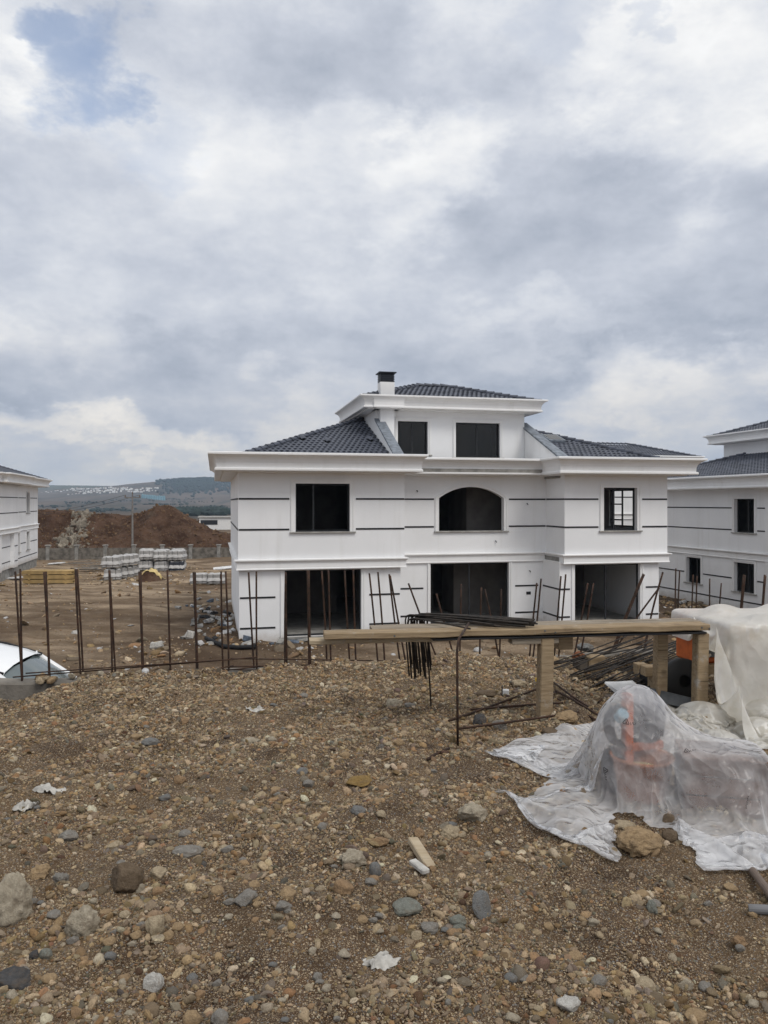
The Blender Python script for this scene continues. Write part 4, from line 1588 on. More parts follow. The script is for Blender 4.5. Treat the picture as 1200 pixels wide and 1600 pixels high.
def paver_pallet(name='paver_pallet', dark=False):
    root = empty(name)
    pl = MB()
    for q in (-0.5, 0, 0.5):
        pl.box(q - 0.06, q + 0.06, -0.52, 0.52, 0, 0.08)
    for q in (-.48, -.24, 0, .24, .48):
        pl.box(-0.56, 0.56, q - 0.06, q + 0.06, 0.081, 0.10)
    pl.build('pallet', 'wood_grey', root)
    bl = MB()
    for a in range(4):
        for b in range(4):
            for c in range(4):
                if 0 < a < 3 and 0 < b < 3 and c < 3:
                    continue
                bl.box(-0.54 + a * 0.27 + 0.003, -0.54 + a * 0.27 + 0.267, -0.5 + b * 0.25 + .003, -0.5 + b * 0.25 + .247, 0.102 + c * 0.165, 0.102 + c * 0.165 + 0.161)
    o = bl.build('paver', 'paver_dark' if dark else 'paver', root)
    o['kind'] = 'stuff'
    wp = MB()
    n = 8
    vs, fs = [], []
    for i in range(n + 1):
        for j in range(n + 1):
            x, y = -0.60 + 1.20 * i / n, -0.56 + 1.12 * j / n
            e = max(abs(i - n / 2), abs(j - n / 2)) / (n / 2)
            vs.append((x, y, 0.80 + rnd.uniform(-.012, .03) - (0.50 + rnd.uniform(0, .08) if e > 0.99 else 0)))
    for i in range(n):
        for j in range(n):
            a = i * (n + 1) + j
            fs.append((a, a + n + 1, a + n + 2, a + 1))
    wp.add(vs, fs)
    wp.build('wrap', 'wrap_white', root, smooth=True)
    st = MB()
    for q in (-0.22, 0.22):
        st.box(q - 0.012, q + 0.012, -0.512, 0.512, 0.1, 0.785)
    st.build('strap', 'black_plastic', root)
    return root


def drop_pallet(src, x, y, z, rz, label):
    o = copy_tree(src) if src.get('used') else src
    src['used'] = 1
    if 'used' in o and o is not src:
        del o['used']
    o.location = (x, y, z); o.rotation_euler = (0, 0, rz)
    tag(o, label, 'paver pallet', 'wrapped pallets of pavers in the yard')


pal, pald = paver_pallet(), paver_pallet(dark=True)
names = ['nearest', 'second', 'third', 'fourth', 'fifth']
for i in range(4):
    x, y = -19.15 + rnd.uniform(-.12, .12), 53.2 + i * 1.22
    z = float(yard(x, y)) - 0.03
    drop_pallet(pal, x, y, z, R(14) + rnd.uniform(-.16, .16), f'white capped paver pallet, {names[i]} on the ground in the left row')
    drop_pallet(pal, x + rnd.uniform(-.1, .1), y, z + 0.85, R(14) + rnd.uniform(-.2, .2), f'white capped paver pallet, {names[i]} of the upper tier in the left row')
for c, (x0, nm) in enumerate(((-19.25, 'middle'), (-17.98, 'right'), (-16.72, 'rightmost'))):
    for i in range(3):
        x, y = x0 - i * 0.30 + rnd.uniform(-.06, .06), 61.0 + i * 1.3
        z = float(yard(x, y)) - 0.03
        dk = pald if (c == 2 and i == 0) else pal
        drop_pallet(dk, x, y, z, R(14) + rnd.uniform(-.16, .16), f'paver pallet on the ground, {names[i]} in the {nm} row of the stack')
        drop_pallet(pal, x + rnd.uniform(-.1, .1), y, z + 0.85, R(14) + rnd.uniform(-.2, .2), f'white topped paver pallet, {names[i]} of the upper tier in the {nm} row')
for p_ in (pal, pald):
    del p_['used']
X, Y, Z = yard_hit(322, 911)
for i, q in enumerate((0, 1.15)):
    o = copy_tree(pal); o.location = (X - 0.45 + q * 1.0, Y, Z - 0.05); o.rotation_euler = (0, 0, R(10)); o.scale = (1, 1, .85)
    tag(o, ['lone low pallet of pale blocks near the main villa, left one', 'lone low pallet of pale blocks near the main villa, right one'][i], 'paver pallet', 'wrapped pallets of pavers in the yard')

# lumber stack: every board its own piece
X, Y, Z = yard_hit(79, 911)
lum = empty('lumber_stack', (X, Y, Z - 0.02), R(3))
tag(lum, 'neat stack of yellow shuttering boards beside the left villa', 'lumber')
me = MB().bev(-1.65, 1.65, -0.085, 0.085, 0, 0.075, 0.006).mesh('board', 'lumber_yellow')
bear = MB().box(-0.05, 0.05, -0.6, 0.6, 0, 0.06)
for lay in range(9):
    z = 0.06 + lay * 0.082 + (lay // 3) * 0.055
    if lay % 3 == 0:
        for q in (-1.2, 0, 1.2):
            b_ = link('bearer', bear.mesh('bearer', 'lumber_yellow') if lay == 0 and q == -1.2 else bpy.data.meshes['bearer'], lum)
            b_.location = (q, 0, z - 0.058)
    for q in range(6):
        b_ = link('board', me, lum)
        b_.location = (rnd.uniform(-.07, .07), -0.47 + q * 0.185, z)
        b_.rotation_euler = (0, 0, rnd.uniform(-.006, .006))

# grey planks strewn between lumber and pallets
me = MB().bev(-1.4, 1.4, -0.09, 0.09, 0, 0.05, 0.006).mesh('plank', 'wood_grey')
for i in range(16):
    x, y = 118 + rnd.uniform(0, 62), 884 + rnd.uniform(-8, 13)
    X, Y, Z = yard_hit(x, y)
    o = link('plank', me)
    o.location = (X, Y, Z + 0.02 + rnd.uniform(0, .3)); o.rotation_euler = (rnd.uniform(-.04, .04), rnd.uniform(-.04, .04), rnd.uniform(-.3, .3)); o.scale = (rnd.uniform(.6, 1.1), 1, 1)
    tag(o, 'weathered grey plank in the loose heap between lumber stack and pallets', 'plank', 'grey planks heaped in the yard')

# earth heap under a yellow sheet
X, Y, Z = yard_hit(236, 908)
hp = empty('sand_heap', (X, Y, Z - 0.05))
tag(hp, 'small heap of brown earth with a yellow sheet over its top', 'heap')
Wq = Waves(31, 0.25, 0.8, 12)


def blob(x, y, h, r_):
    return h * np.exp(-((x / r_) ** 2 + (y / (r_ * .8)) ** 2) ** 1.3) + 0.05 * Wq(x, y) * (np.hypot(x, y) < r_ * 1.2) - 0.05


o = link('earth', grid_mesh('earth', np.arange(-1.4, 1.41, .1), np.arange(-1.2, 1.21, .1), lambda x, y: blob(x, y, 0.85, 0.8), 'mound_soil'), hp)
g = grid_mesh('sheet', np.arange(-.8, .85, .08), np.arange(-.30, .85, .08), lambda x, y: np.maximum(blob(x, y, 0.85, 0.8), 0.1) + 0.07 + 0.035 * Wq(x * 2.2 + 3, y * 2), 'sack_yellow')
o = link('sheet', g, hp)
so = o.modifiers.new('thick', 'SOLIDIFY'); so.thickness = 0.03
# white panel leaning in the yard right of it
for (px_, py_, w, d, rz, lab) in ((350, 889, 1.7, 1.2, .2, 'white insulation sheet lying flat behind the low pallets'), (205, 899, 1.3, .5, .5, 'white board lying in front of the stacked pallets'),
                                  (88, 882, 1.4, .6, .1, 'white foam scrap by the foot of the left villa, far one'), (22, 906, 1.6, .8, -.3, 'white foam scraps on the ground left of the lumber')):
    X, Y, Z = yard_hit(px_, py_)
    b_ = jitter_mesh(MB().bev(-w / 2, w / 2, -d / 2, d / 2, 0, 0.07, 0.01), 0.02)
    o = b_.build('foam_sheet', 'styrofoam')
    o.location = (X, Y, Z + 0.06); o.rotation_euler = (R(4), R(-5), rz)
    tag(o, lab, 'foam sheet')

# ------------------------------------------------------------------ rubble instances (yard) and gravel (platform)
PALETTE = [((0.37, 0.280, 0.175), .25), ((0.31, 0.265, 0.205), .20), ((0.50, 0.42, 0.31), .24), ((0.235, 0.22, 0.195), .11), ((0.62, 0.565, 0.475), .10),
           ((0.35, 0.225, 0.13), .05), ((0.195, 0.195, 0.188), .03), ((0.12, 0.078, 0.048), .02)]
pc = np.array([p[0] for p in PALETTE]); pw_ = np.array([p[1] for p in PALETTE]); pw_ /= pw_.sum()
peb_col = bpy.data.collections.new('pebbles')


def stone_mesh(name, seed, sub, flat, ang, mat, size=1.0, facet=False, elong=1.0, rough=1.0):
    """one stone: a lumpy ball with a few planes knocked off it"""
    g = random.Random(seed)
    bm = bmesh.new()
    bmesh.ops.create_icosphere(bm, subdivisions=sub, radius=1.0)
    off = Vector((g.uniform(-50, 50), g.uniform(-50, 50), g.uniform(-50, 50)))
    cuts = []
    for _ in range(ang):
        d = Vector((g.gauss(0, 1), g.gauss(0, 1), g.gauss(0, 1))).normalized()
        cuts.append((d, g.uniform(0.52, 0.86)))
    for v in bm.verts:
        p = v.co.copy()
        p *= 1 + 0.20 * mnoise.noise(p * 1.1 + off) + 0.09 * mnoise.noise(p * 2.7 + off)
        for d, h in cuts:
            q = p.dot(d)
            if q > h:
                p -= d * (q - h) * 0.92
        if sub > 2:
            p += p.normalized() * (rough * (0.07 * mnoise.noise(p * 3.2 + off) + 0.045 * mnoise.noise(p * 6.5 + off) + 0.025 * mnoise.noise(p * 13 + off)))
        v.co = Vector((p.x * elong, p.y, p.z * flat)) * size
    me = bpy.data.meshes.new(name)
    bm.to_mesh(me); bm.free()
    me.materials.append(M[mat])
    me.polygons.foreach_set('use_smooth', [not facet] * len(me.polygons))
    return me


NP = 14
for i in range(NP):
    me = stone_mesh('pebble', 100 + i, 2, [.62, .8, .5, .7][i % 4], [4, 8, 6, 10][i % 4], 'pebble', facet=(i % 2 == 0), elong=[1.0, 1.25, 1.1, 1.5][(i // 2) % 4])
    peb_col.objects.link(bpy.data.objects.new(f'pebble{i:02d}', me))


def scatter(name, pts, rot, scl, idx, tone, label):
    me = bpy.data.meshes.new(name)
    n = len(pts)
    me.vertices.add(n)
    me.vertices.foreach_set('co', np.asarray(pts, np.float32).ravel())
    for nm, ty, data in (('rot', 'FLOAT_VECTOR', rot), ('scl', 'FLOAT_VECTOR', scl), ('tone', 'FLOAT_COLOR', tone)):
        a = me.attributes.new(nm, ty, 'POINT')
        a.data.foreach_set('vector' if ty == 'FLOAT_VECTOR' else 'color', np.asarray(data, np.float32).ravel())
    a = me.attributes.new('idx', 'INT', 'POINT')
    a.data.foreach_set('value', np.asarray(idx, np.int32))
    me.update()
    ng = bpy.data.node_groups.new(name, 'GeometryNodeTree')
    ng.interface.new_socket('Geometry', in_out='INPUT', socket_type='NodeSocketGeometry')
    ng.interface.new_socket('Geometry', in_out='OUTPUT', socket_type='NodeSocketGeometry')
    gi, go = ng.nodes.new('NodeGroupInput'), ng.nodes.new('NodeGroupOutput')
    iop = ng.nodes.new('GeometryNodeInstanceOnPoints')
    ci = ng.nodes.new('GeometryNodeCollectionInfo')
    ci.inputs['Collection'].default_value = peb_col
    ci.inputs['Separate Children'].default_value = True
    ci.inputs['Reset Children'].default_value = True

    def attr(nm, ty):
        q = ng.nodes.new('GeometryNodeInputNamedAttribute')
        q.data_type = ty
        q.inputs['Name'].default_value = nm
        return [s for s in q.outputs if s.enabled and s.name == 'Attribute'][0]
    ng.links.new(gi.outputs[0], iop.inputs['Points'])
    ng.links.new(ci.outputs[0], iop.inputs['Instance'])
    iop.inputs['Pick Instance'].default_value = True
    ng.links.new(attr('idx', 'INT'), iop.inputs['Instance Index'])
    e2r = ng.nodes.new('FunctionNodeEulerToRotation')
    ng.links.new(attr('rot', 'FLOAT_VECTOR'), e2r.inputs[0])
    ng.links.new(e2r.outputs[0], iop.inputs['Rotation'])
    ng.links.new(attr('scl', 'FLOAT_VECTOR'), iop.inputs['Scale'])
    ng.links.new(iop.outputs[0], go.inputs[0])
    o = link(name, me)
    m = o.modifiers.new('scatter', 'NODES')
    m.node_group = ng
    tag(o, label, kind='stuff')
    return o


def tones(n, dirt=0.0):
    k = nr.choice(len(PALETTE), n, p=pw_)
    c = pc[k] * nr.uniform(0.50, 1.25, (n, 1)) + nr.normal(0, .008, (n, 3))
    c = c * (1 - dirt) + np.array([0.18, 0.122, 0.070]) * dirt
    return np.concatenate([np.clip(c * np.array([1.14, 1.04, .91]), .02, .75), np.ones((n, 1))], 1)


W_pat = Waves(41, 0.5, 1.8, 14)
W_pa2 = Waves(42, 0.16, 0.6, 18)
N = 640000
yy = 1.3 + (8.3 - 1.3) * nr.random(N) ** 1.3
xx = nr.uniform(-1, 1, N) * (0.66 * yy + 0.9)
pat = W_pat(xx, yy)
keep = nr.random(N) < np.clip(0.62 + 0.26 * pat + 0.32 * W_pa2(xx, yy) + 0.35 * smooth(yy, 4.2, 6.5), .10, 1)
keep &= np.where(xx < 3.2, yy < wall_y(xx) - 0.02, True)
xx, yy = xx[keep], yy[keep]
n = len(xx)
rmin = 0.0016 + 0.00038 * yy ** 1.15
r_ = np.minimum(rmin * (1 - nr.random(n)) ** (-1 / 2.4), 0.030 * nr.uniform(.6, 1, n))
sc = np.stack([r_ * nr.uniform(.8, 1.25, n), r_ * nr.uniform(.8, 1.2, n), r_ * nr.uniform(.7, 1.05, n)], 1)
zz = G(xx, yy) + sc[:, 2] * nr.uniform(-.45, .35, n)
rot = np.stack([nr.normal(0, .5, n), nr.normal(0, .5, n), nr.uniform(0, 6.28, n)], 1)
scatter('gravel', np.stack([xx, yy, zz], 1), rot, sc, nr.integers(0, NP, n), tones(n, 0.04), 'mixed brown and grey gravel covering the foreground')

# rubble in the yard, denser beside the main villa and along the foot of the bank
N = 80000
yy = 8 + 62 * nr.random(N) ** 1.1
xx = -0.62 * yy + nr.random(N) * 1.24 * yy
dens = 0.12 + 0.75 * np.exp(-((xx + 6.2) / 2.6) ** 2 - ((yy - 27) / 3.2) ** 2) + 0.5 * np.exp(-((yy - 23) / 3) ** 2) * (xx > -14) + 0.6 * (xx > 12) * (yy > 25) * (yy < 45) + .25 * np.exp(-((yy - 54) / 5) ** 2)
dens *= np.clip(.6 + .5 * W_pat(xx * .25, yy * .25), .15, 1.2)
hu = (xx - HO[0]) * CT + (yy - HO[1]) * ST; hv = -(xx - HO[0]) * ST + (yy - HO[1]) * CT
keep = (nr.random(N) < dens) & ~((hu > 0) & (hu < 17.2) & (hv > 0.1))
xx, yy = xx[keep], yy[keep]
n = len(xx)
r_ = np.minimum((0.010 + 0.00045 * yy) * (1 - nr.random(n)) ** (-1 / 2.0), 0.22)
sc = np.stack([r_ * nr.uniform(.8, 1.3, n), r_ * nr.uniform(.8, 1.2, n), r_ * nr.uniform(.5, .9, n)], 1)
zz = yard(xx, yy) + sc[:, 2] * .2
tn = tones(n, 0.35)
pale = nr.random(n) < 0.10
tn[pale, :3] = nr.uniform(.4, .62, (pale.sum(), 1))
scatter('yard_rubble', np.stack([xx, yy, zz], 1), np.stack([nr.normal(0, .4, n), nr.normal(0, .4, n), nr.uniform(0, 6.28, n)], 1), sc, nr.integers(0, NP, n), tn, 'loose stones and clods on the brown yard')
# pale concrete rubble tipped down the earth heap, and clods on it
N = 15000
xx, yy = nr.uniform(-56, -13, N), nr.uniform(87, 100, N)
streak = np.exp(-((xx + 38.2 + (yy - 94) * .18) / (1.0 + (99 - yy) * .10)) ** 2)
keep = nr.random(N) < np.clip(0.26 + 1.0 * streak + 0.35 * np.exp(-((xx + 29.3) / 2.6) ** 2) * (yy > 96), 0, 1)
xx, yy, streak = xx[keep], yy[keep], streak[keep]
n = len(xx)
r_ = np.minimum(0.05 * (1 - nr.random(n)) ** (-1 / 2.1), 0.22) * (1 + streak * 1.6)
sc = np.stack([r_, r_ * nr.uniform(.6, 1.1, n), r_ * nr.uniform(.4, .9, n)], 1)
tn = tones(n, 0.78) * np.array([.55, .48, .43, 1])
s_ = nr.random(n) < streak * 1.1
tn[s_, :3] = np.array([.26, .23, .185]) * nr.uniform(.6, 1.2, (s_.sum(), 1))
scatter('heap_rubble', np.stack([xx, yy, heap(xx, yy) + sc[:, 2] * .2], 1), nr.uniform(0, 6.28, (n, 3)), sc, nr.integers(0, NP, n), tn, 'pale broken concrete tipped down the earth heap')
# ------------------------------------------------------------------ retaining wall and its starter bars
rw = empty('retaining_wall', (0, 0, 0))
tag(rw, 'rough concrete retaining wall along the edge of the gravel platform', 'wall')
mb = MB()
ax = Vector((1, 0.22)).normalized()
n = 90
x0, x1 = -9.0, 3.35
vs = []
for i in range(n + 1):
    x = x0 + (x1 - x0) * i / n
    y = wall_y(x)
    tz = -0.012 + 0.012 * math.sin(x * 3.1) + rnd.uniform(-.007, .007)
    for (dy, z) in ((0.0, -0.55), (0.0 + rnd.uniform(-.006, .006), tz - 0.015), (0.018, tz), (0.20, tz + rnd.uniform(-.01, .01)), (0.225, tz - 0.03), (0.23, -4.4)):
        vs.append((x, y + dy, z))
fs = []
for i in range(n):
    for k in range(5):
        a = i * 6 + k
        fs.append((a, a + 6, a + 7, a + 1))
fs += [tuple(range(6)), tuple(n * 6 + k for k in range(5, -1, -1))]
mb.add(vs, fs)
mb.build('wall', 'concrete_dark', rw, auto=True)


def wall_pt(px_, off=0.11):
    """point of the wall top seen in the direction of a pixel column"""
    k = (px_ - CX) / F
    Y = (7.42 + off) / (1 - 0.22 * k)
    return k * Y, Y


def rebar_curve(p0, p1, bend=0.01, n=7):
    p0, p1 = Vector(p0), Vector(p1)
    o = Vector((rnd.uniform(-1, 1), rnd.uniform(-1, 1), 0)) * bend
    return [p0.lerp(p1, i / n) + o * math.sin(math.pi * i / n) for i in range(n + 1)]


ORD = ['first', 'second', 'third', 'fourth', 'fifth', 'sixth', 'seventh', 'eighth', 'ninth', 'tenth', 'eleventh', 'twelfth', 'thirteenth', 'fourteenth', 'fifteenth',
       'sixteenth', 'seventeenth', 'eighteenth', 'nineteenth', 'twentieth', '21st', '22nd', '23rd', '24th', '25th', '26th', '27th', '28th', '29th', '30th', '31st', '32nd',
       '33rd', '34th', '35th', '36th', '37th', '38th', '39th', '40th', '41st', '42nd', '43rd', '44th', '45th']
BARS = [  # base px, top px
    (34.5, 1066, 24, 893), (35.5, 1064, 31.5, 889), (76, 1062, 68.5, 894), (78, 1062, 72, 893), (126.5, 1056, 119, 889), (129.5, 1053, 120.5, 889),
    (175, 1061, 170, 891), (181, 1058, 171.5, 891), (222.5, 1060, 217.5, 893), (225, 1058, 219.5, 893), (267, 1062, 263, 890), (307, 1064, 302, 894), (310, 1064, 305.5, 894),
    (349.7, 1062, 345.4, 893), (357, 1056, 352, 893), (398, 1060, 389, 894), (402, 1059, 400.5, 893), (446, 1055, 446, 894), (448.5, 1055, 447, 895),
    (483, 1052, 480.5, 891), (485, 1052, 482.8, 891), (510.5, 1043, 503, 892), (517.5, 1040, 513, 891), (547.5, 1044, 538.5, 892), (556.5, 1041, 552, 889),
    (590, 1038, 577, 896), (600.5, 1038, 590.5, 894), (626.5, 1040, 608, 897), (636, 1046, 609.5, 899), (690, 1045, 638, 911),
    (712, 1033, 682, 928), (718, 1040, 721, 913), (750, 1026, 752, 918), (778, 1025, 758, 921), (780, 1023, 782.5, 920),
    (828, 1022, 839, 911), (833, 1022, 845, 904), (867, 1014, 876, 900), (874, 1013, 883, 897), (899, 1013, 918, 911), (908, 1013, 927, 911)]
for i, (bx, by, tx, ty) in enumerate(BARS):
    X, Y = wall_pt(bx, 0.09 + 0.06 * (i % 2))
    zb = EZ - (by - CY) * Y / F
    zt = EZ - (ty - CY) * Y / F
    Xt = (tx - CX) / F * Y
    p0 = Vector((X, Y, zb)); p1 = Vector((Xt, Y + rnd.uniform(-.03, .03), zt))
    d = (p1 - p0).normalized()
    o = MB().tube(rebar_curve(p0 - d * 0.25, p1, 0.008), 0.0092 if i not in (2, 3, 8, 9, 11, 12, 19, 20) else 0.0105, 7).build('rebar', 'rebar_rust', smooth=True)
    tag(o, f'upright rusty starter bar in the retaining wall, {ORD[i]} from the left', 'rebar', 'upright starter bars in the retaining wall')
# bars bent over at the right end of the row
for (bx, by, tx, ty, lab) in ((949, 1012, 1035, 920, 'rebar bent far over to the right across the doorway edge'), (951, 1011, 1010, 898, 'steeply leaning rebar by the right doorway, left one of two'),
                              (955, 1010, 1011.5, 899, 'steeply leaning rebar by the right doorway, right one of two'), (1003, 1012, 1041, 895, 'leaning rebar in front of the right corner of the main villa'),
                              (1006, 1012, 1038, 905, 'shorter leaning rebar in front of the right corner of the main villa')):
    Y = 8.35
    p0 = Vector(((bx - CX) / F * Y, Y, EZ - (by - CY) * Y / F - 0.15)); p1 = Vector(((tx - CX) / F * Y, Y + .1, EZ - (ty - CY) * Y / F))
    o = MB().tube(rebar_curve(p0, p1, 0.02), 0.010, 7).build('rebar', 'rebar_rust', smooth=True)
    tag(o, lab, 'rebar', 'bars at the right end of the row')
RB = [(1054, 940, 1056, 888), (1058, 940, 1062, 891), (1080, 946, 1083, 898), (1087, 946, 1089, 900), (1109, 956, 1109, 904), (1120, 955, 1127, 911), (1152, 965, 1162, 898), (1155, 965, 1164, 899),
      (1184, 970, 1195, 898), (1188, 970, 1196, 900)]
for i, (bx, by, tx, ty) in enumerate(RB):
    Y = 10.3 if i < 6 else 8.6
    p0 = Vector(((bx - CX) / F * Y, Y, EZ - (by - CY) * Y / F - 0.35)); p1 = Vector(((tx - CX) / F * Y, Y, EZ - (ty - CY) * Y / F))
    o = MB().tube(rebar_curve(p0, p1, 0.006), 0.0095 if i < 6 else 0.0115, 7).build('rebar', 'rebar_rust', smooth=True)
    tag(o, f'upright rebar before the right villa, {ORD[i]} from the left', 'rebar', 'upright bars before the right villa')
# thin tie bars running along the wall
for i, (a, b, c, d) in enumerate(((40, 1052, 355, 1031), (20, 1058, 400, 1027), (190, 1066, 420, 1040), (245, 1063, 365, 1040), (330, 1046, 600, 1048), (360, 1029, 640, 1033), (356, 1042, 560, 1036))):
    Xa, Ya = wall_pt(a, -0.02 + .03 * (i % 3)); Xb, Yb = wall_pt(c, -0.02 + .03 * (i % 3))
    p0 = Vector((Xa, Ya, EZ - (b - CY) * Ya / F)); p1 = Vector((Xb, Yb, EZ - (d - CY) * Yb / F))
    o = MB().tube(rebar_curve(p0, p1, 0.02, 10), 0.0062, 5).build('tie_bar', 'rebar_rust', smooth=True)
    tag(o, f'thin horizontal tie bar along the left rebar row, {ORD[i]} counted from the left', 'rebar', 'thin tie bars along the wall')

# ------------------------------------------------------------------ workbench
A3, B3 = Vector((-0.42, 5.33, 0)), Vector((2.48, 5.74, 0))
bench = empty('workbench', A3, math.atan2(B3.y - A3.y, B3.x - A3.x))
tag(bench, 'rough timber workbench with a pile of rebar on its left half', 'workbench')
BL = (B3 - A3).length


def plank(x0, x1, y0, y1, z0, z1, wood, name='plank', wav=0.004):
    mb = MB()
    n = 14
    vs = []
    for i in range(n + 1):
        x = x0 + (x1 - x0) * i / n
        w_ = [rnd.uniform(-wav, wav) for _ in range(4)]
        b = 0.006
        for (y, z) in ((y0 + b, z0), (y1 - b, z0), (y1, z0 + b), (y1, z1 - b), (y1 - b, z1), (y0 + b, z1), (y0, z1 - b), (y0, z0 + b)):
            vs.append((x, y + w_[0] * .5, z + w_[1] * .6))
    fs = [tuple(range(8)), tuple(n * 8 + k for k in range(7, -1, -1))]
    for i in range(n):
        for k in range(8):
            fs.append((i * 8 + k, (i + 1) * 8 + k, (i + 1) * 8 + (k + 1) % 8, i * 8 + (k + 1) % 8))
    mb.add(vs, fs)
    return mb.build(name, wood, bench)


plank(0.0, BL, 0.0, 0.155, 0.626, 0.672, 'bench_wood', wav=.007)
plank(0.36, BL + 0.02, 0.162, 0.33, 0.626, 0.674, 'bench_top_wood')
plank(-0.10, 0.95, 0.10, 0.22, 0.578, 0.612, 'new_wood')
MB().bev(0.78, BL - 0.02, 0.01, 0.30, 0.600, 0.613, 0.003).build('steel_rail', 'black_plastic', bench)


def post(x, y, zt, w, name='leg', wood='bench_wood', d=None):
    p = bench.matrix_basis @ Vector((x, y, 0))
    z0 = float(G(p.x, p.y)) - 0.06
    q = MB().bev(x - w / 2, x + w / 2, y, y + (d or w), z0, zt, 0.007)
    q.v = [(a + 0.012 * math.sin(c * 3), b, c) for a, b, c in q.v]
    return q.build(name, wood, bench)


post(1.64, 0.02, 0.598, 0.10)
MB().bev(1.38, 1.74, 0.03, 0.13, 0.598 - 0.045, 0.597, 0.004).build('bracket', 'bench_top_wood', bench)
MB().bev(1.80, 1.92, 0.20, 0.31, 0.47, 0.585, 0.006).build('bracket', 'bench_wood', bench)
post(2.885, 0.03, 0.598, 0.092)
post(2.68, 0.26, 0.598, 0.088)

for (x, y, z) in ((1.62, -0.004, .655), (1.70, -0.004, .64), (2.86, -0.004, .65), (2.92, -0.004, .64), (0.5, -0.004, .645)):
    MB().lathe([(0, 0), (.007, 0), (.007, .004), (0, .005)], 8, Matrix.Translation((x, y + .004, z)) @ Matrix.Rotation(R(90), 4, 'X')).build('nail', 'steel_plate', bench)
# bent bars lying across the bench and hanging down behind it
for i in range(24):
    hx = 0.175 + 0.014 * (i % 12) + rnd.uniform(-.01, .01)
    hy = 5.86 + 0.018 * (i // 12) + rnd.uniform(-.01, .01)
    zt = 0.70 + 0.011 * (i // 6) + rnd.uniform(0, .006)
    zb = rnd.uniform(0.19, 0.36)
    ex, ey = 0.82 + rnd.uniform(-.05, .34), 5.50 + rnd.uniform(0, .16)
    if i == 7:
        hx, zb = 0.335, 0.02
    if i == 3:
        ex, ey = 0.62, 5.42
    pts = [(hx + 0.03, hy, zb), (hx + .01, hy, (zb + zt) / 2), (hx, hy, zt - 0.045), (hx + .008, hy - .006, zt - 0.012), (hx + 0.035, hy - 0.022, zt)]
    for t in (0.35, 0.7, 1.0):
        pts.append((hx + (ex - hx) * t, hy - .02 + (ey - hy + .02) * t, zt + (0.006 * math.sin(t * 3)) - 0.012 * t))
    o = MB().tube(pts, 0.0068, 6).build('rebar', 'rebar_dark', smooth=True)
    tag(o, 'dark hooked rebar laid over the bench with its bent end hanging behind', 'rebar', 'hooked bars laid over the bench')
o = MB().tube([(0.49, 5.02, -0.03), (0.488, 5.02, 0.3), (0.486, 5.02, 0.62), (0.50, 5.05, 0.688), (0.55, 5.25, 0.695), (0.66, 5.75, 0.705)], 0.0085, 7).build('rebar', 'rebar_rust', smooth=True)
tag(o, 'rusty bent bar standing on the gravel in front of the bench', 'rebar')

# heap of straight bars on the ground behind the bench
for i in range(46):
    s = rnd.gauss(0, 1)
    a = Vector((1.83 + 0.16 * s + rnd.uniform(-.12, .12), 6.62 - 0.22 * s + rnd.uniform(-.15, .15), 0.0))
    b = Vector((3.02 + 0.10 * s + rnd.uniform(-.2, .3), 7.75 - 0.28 * s + rnd.uniform(-.25, .25), 0.0))
    lay = abs(rnd.gauss(0, .055))
    a.z = float(G(a.x, a.y)) + 0.012 + lay * .4
    b.z = float(G(b.x, b.y)) + 0.05 + lay * 1.6
    o = MB().tube(rebar_curve(a, b, 0.035, 6), 0.0062, 5).build('rebar', 'rebar_dark', smooth=True)
    tag(o, 'straight dark bar in the heap on the ground behind the bench', 'rebar', 'heap of bars on the ground behind the bench')
# loose bars on the gravel round the bench post
for (pa, pb, lab) in (((700, 1118), (862, 1083), 'loose rusty bar slanting up to the bench post'), ((735, 1112), (880, 1102), 'loose bar passing behind the bench post'),
                      ((716, 1142), (905, 1121), 'loose bar on the gravel in front of the bench post'), ((868, 1088), (935, 1122), 'dark bar running from the bench post to the clear film'),
                      ((872, 1095), (930, 1130), 'second dark bar running from the bench post to the clear film'), ((866, 1082), (925, 1112), 'upper dark bar running from the bench post to the clear film'),
                      ((668, 1188), (702, 1176), 'short bar stub on the gravel left of the standing bar'), ((935, 1100), (1030, 1020), 'lone bar lying in front of the bar heap')):
    (xa, ya, za), (xb, yb, zb) = on_gravel(*pa), on_gravel(*pb)
    o = MB().tube(rebar_curve((xa, ya, za + .015), (xb, yb, zb + .02), 0.012, 8), 0.0085, 6).build('rebar', 'rebar_rust', smooth=True)
    tag(o, lab, 'rebar', 'loose bars lying by the bench')

# ------------------------------------------------------------------ machine under the milky sheet
mc = empty('bar_bending_machine', (2.78, 6.42, 0.0), R(8))
tag(mc, 'orange machine on a timber stand, half covered by the milky sheet', 'machine')
MB().bev(-0.17, 0.42, -0.02, 0.28, 0.235, 0.62, 0.02).build('body', 'orange_paint', mc)
MB().bev(-0.15, 0.02, -0.036, -0.021, 0.29, 0.40, 0.004).build('name_plate', 'steel_plate', mc)
MB().lathe([(0, -.03), (.07, -.03), (.07, .0), (.055, .03), (0, .03)], 16, Matrix.Translation((0.16, -0.05, 0.40)) @ Matrix.Rotation(R(90), 4, 'X')).build('knob', 'black_plastic', mc)
MB().bev(-0.62, 0.66, -0.06, 0.04, 0.15, 0.232, 0.006).build('shelf', 'bench_wood', mc)
for (x, y) in ((-0.5, -0.04), (0.50, -0.04), (-0.40, 0.42), (0.5, 0.42)):
    MB().bev(x - .05, x + .05, y, y + .09, -0.06, 0.148, 0.005).build('stand_leg', 'bench_wood', mc)
MB().bev(-0.50, -0.14, 0.05, 0.3, -0.02, 0.149, 0.012).build('motor_housing', 'black_plastic', mc)
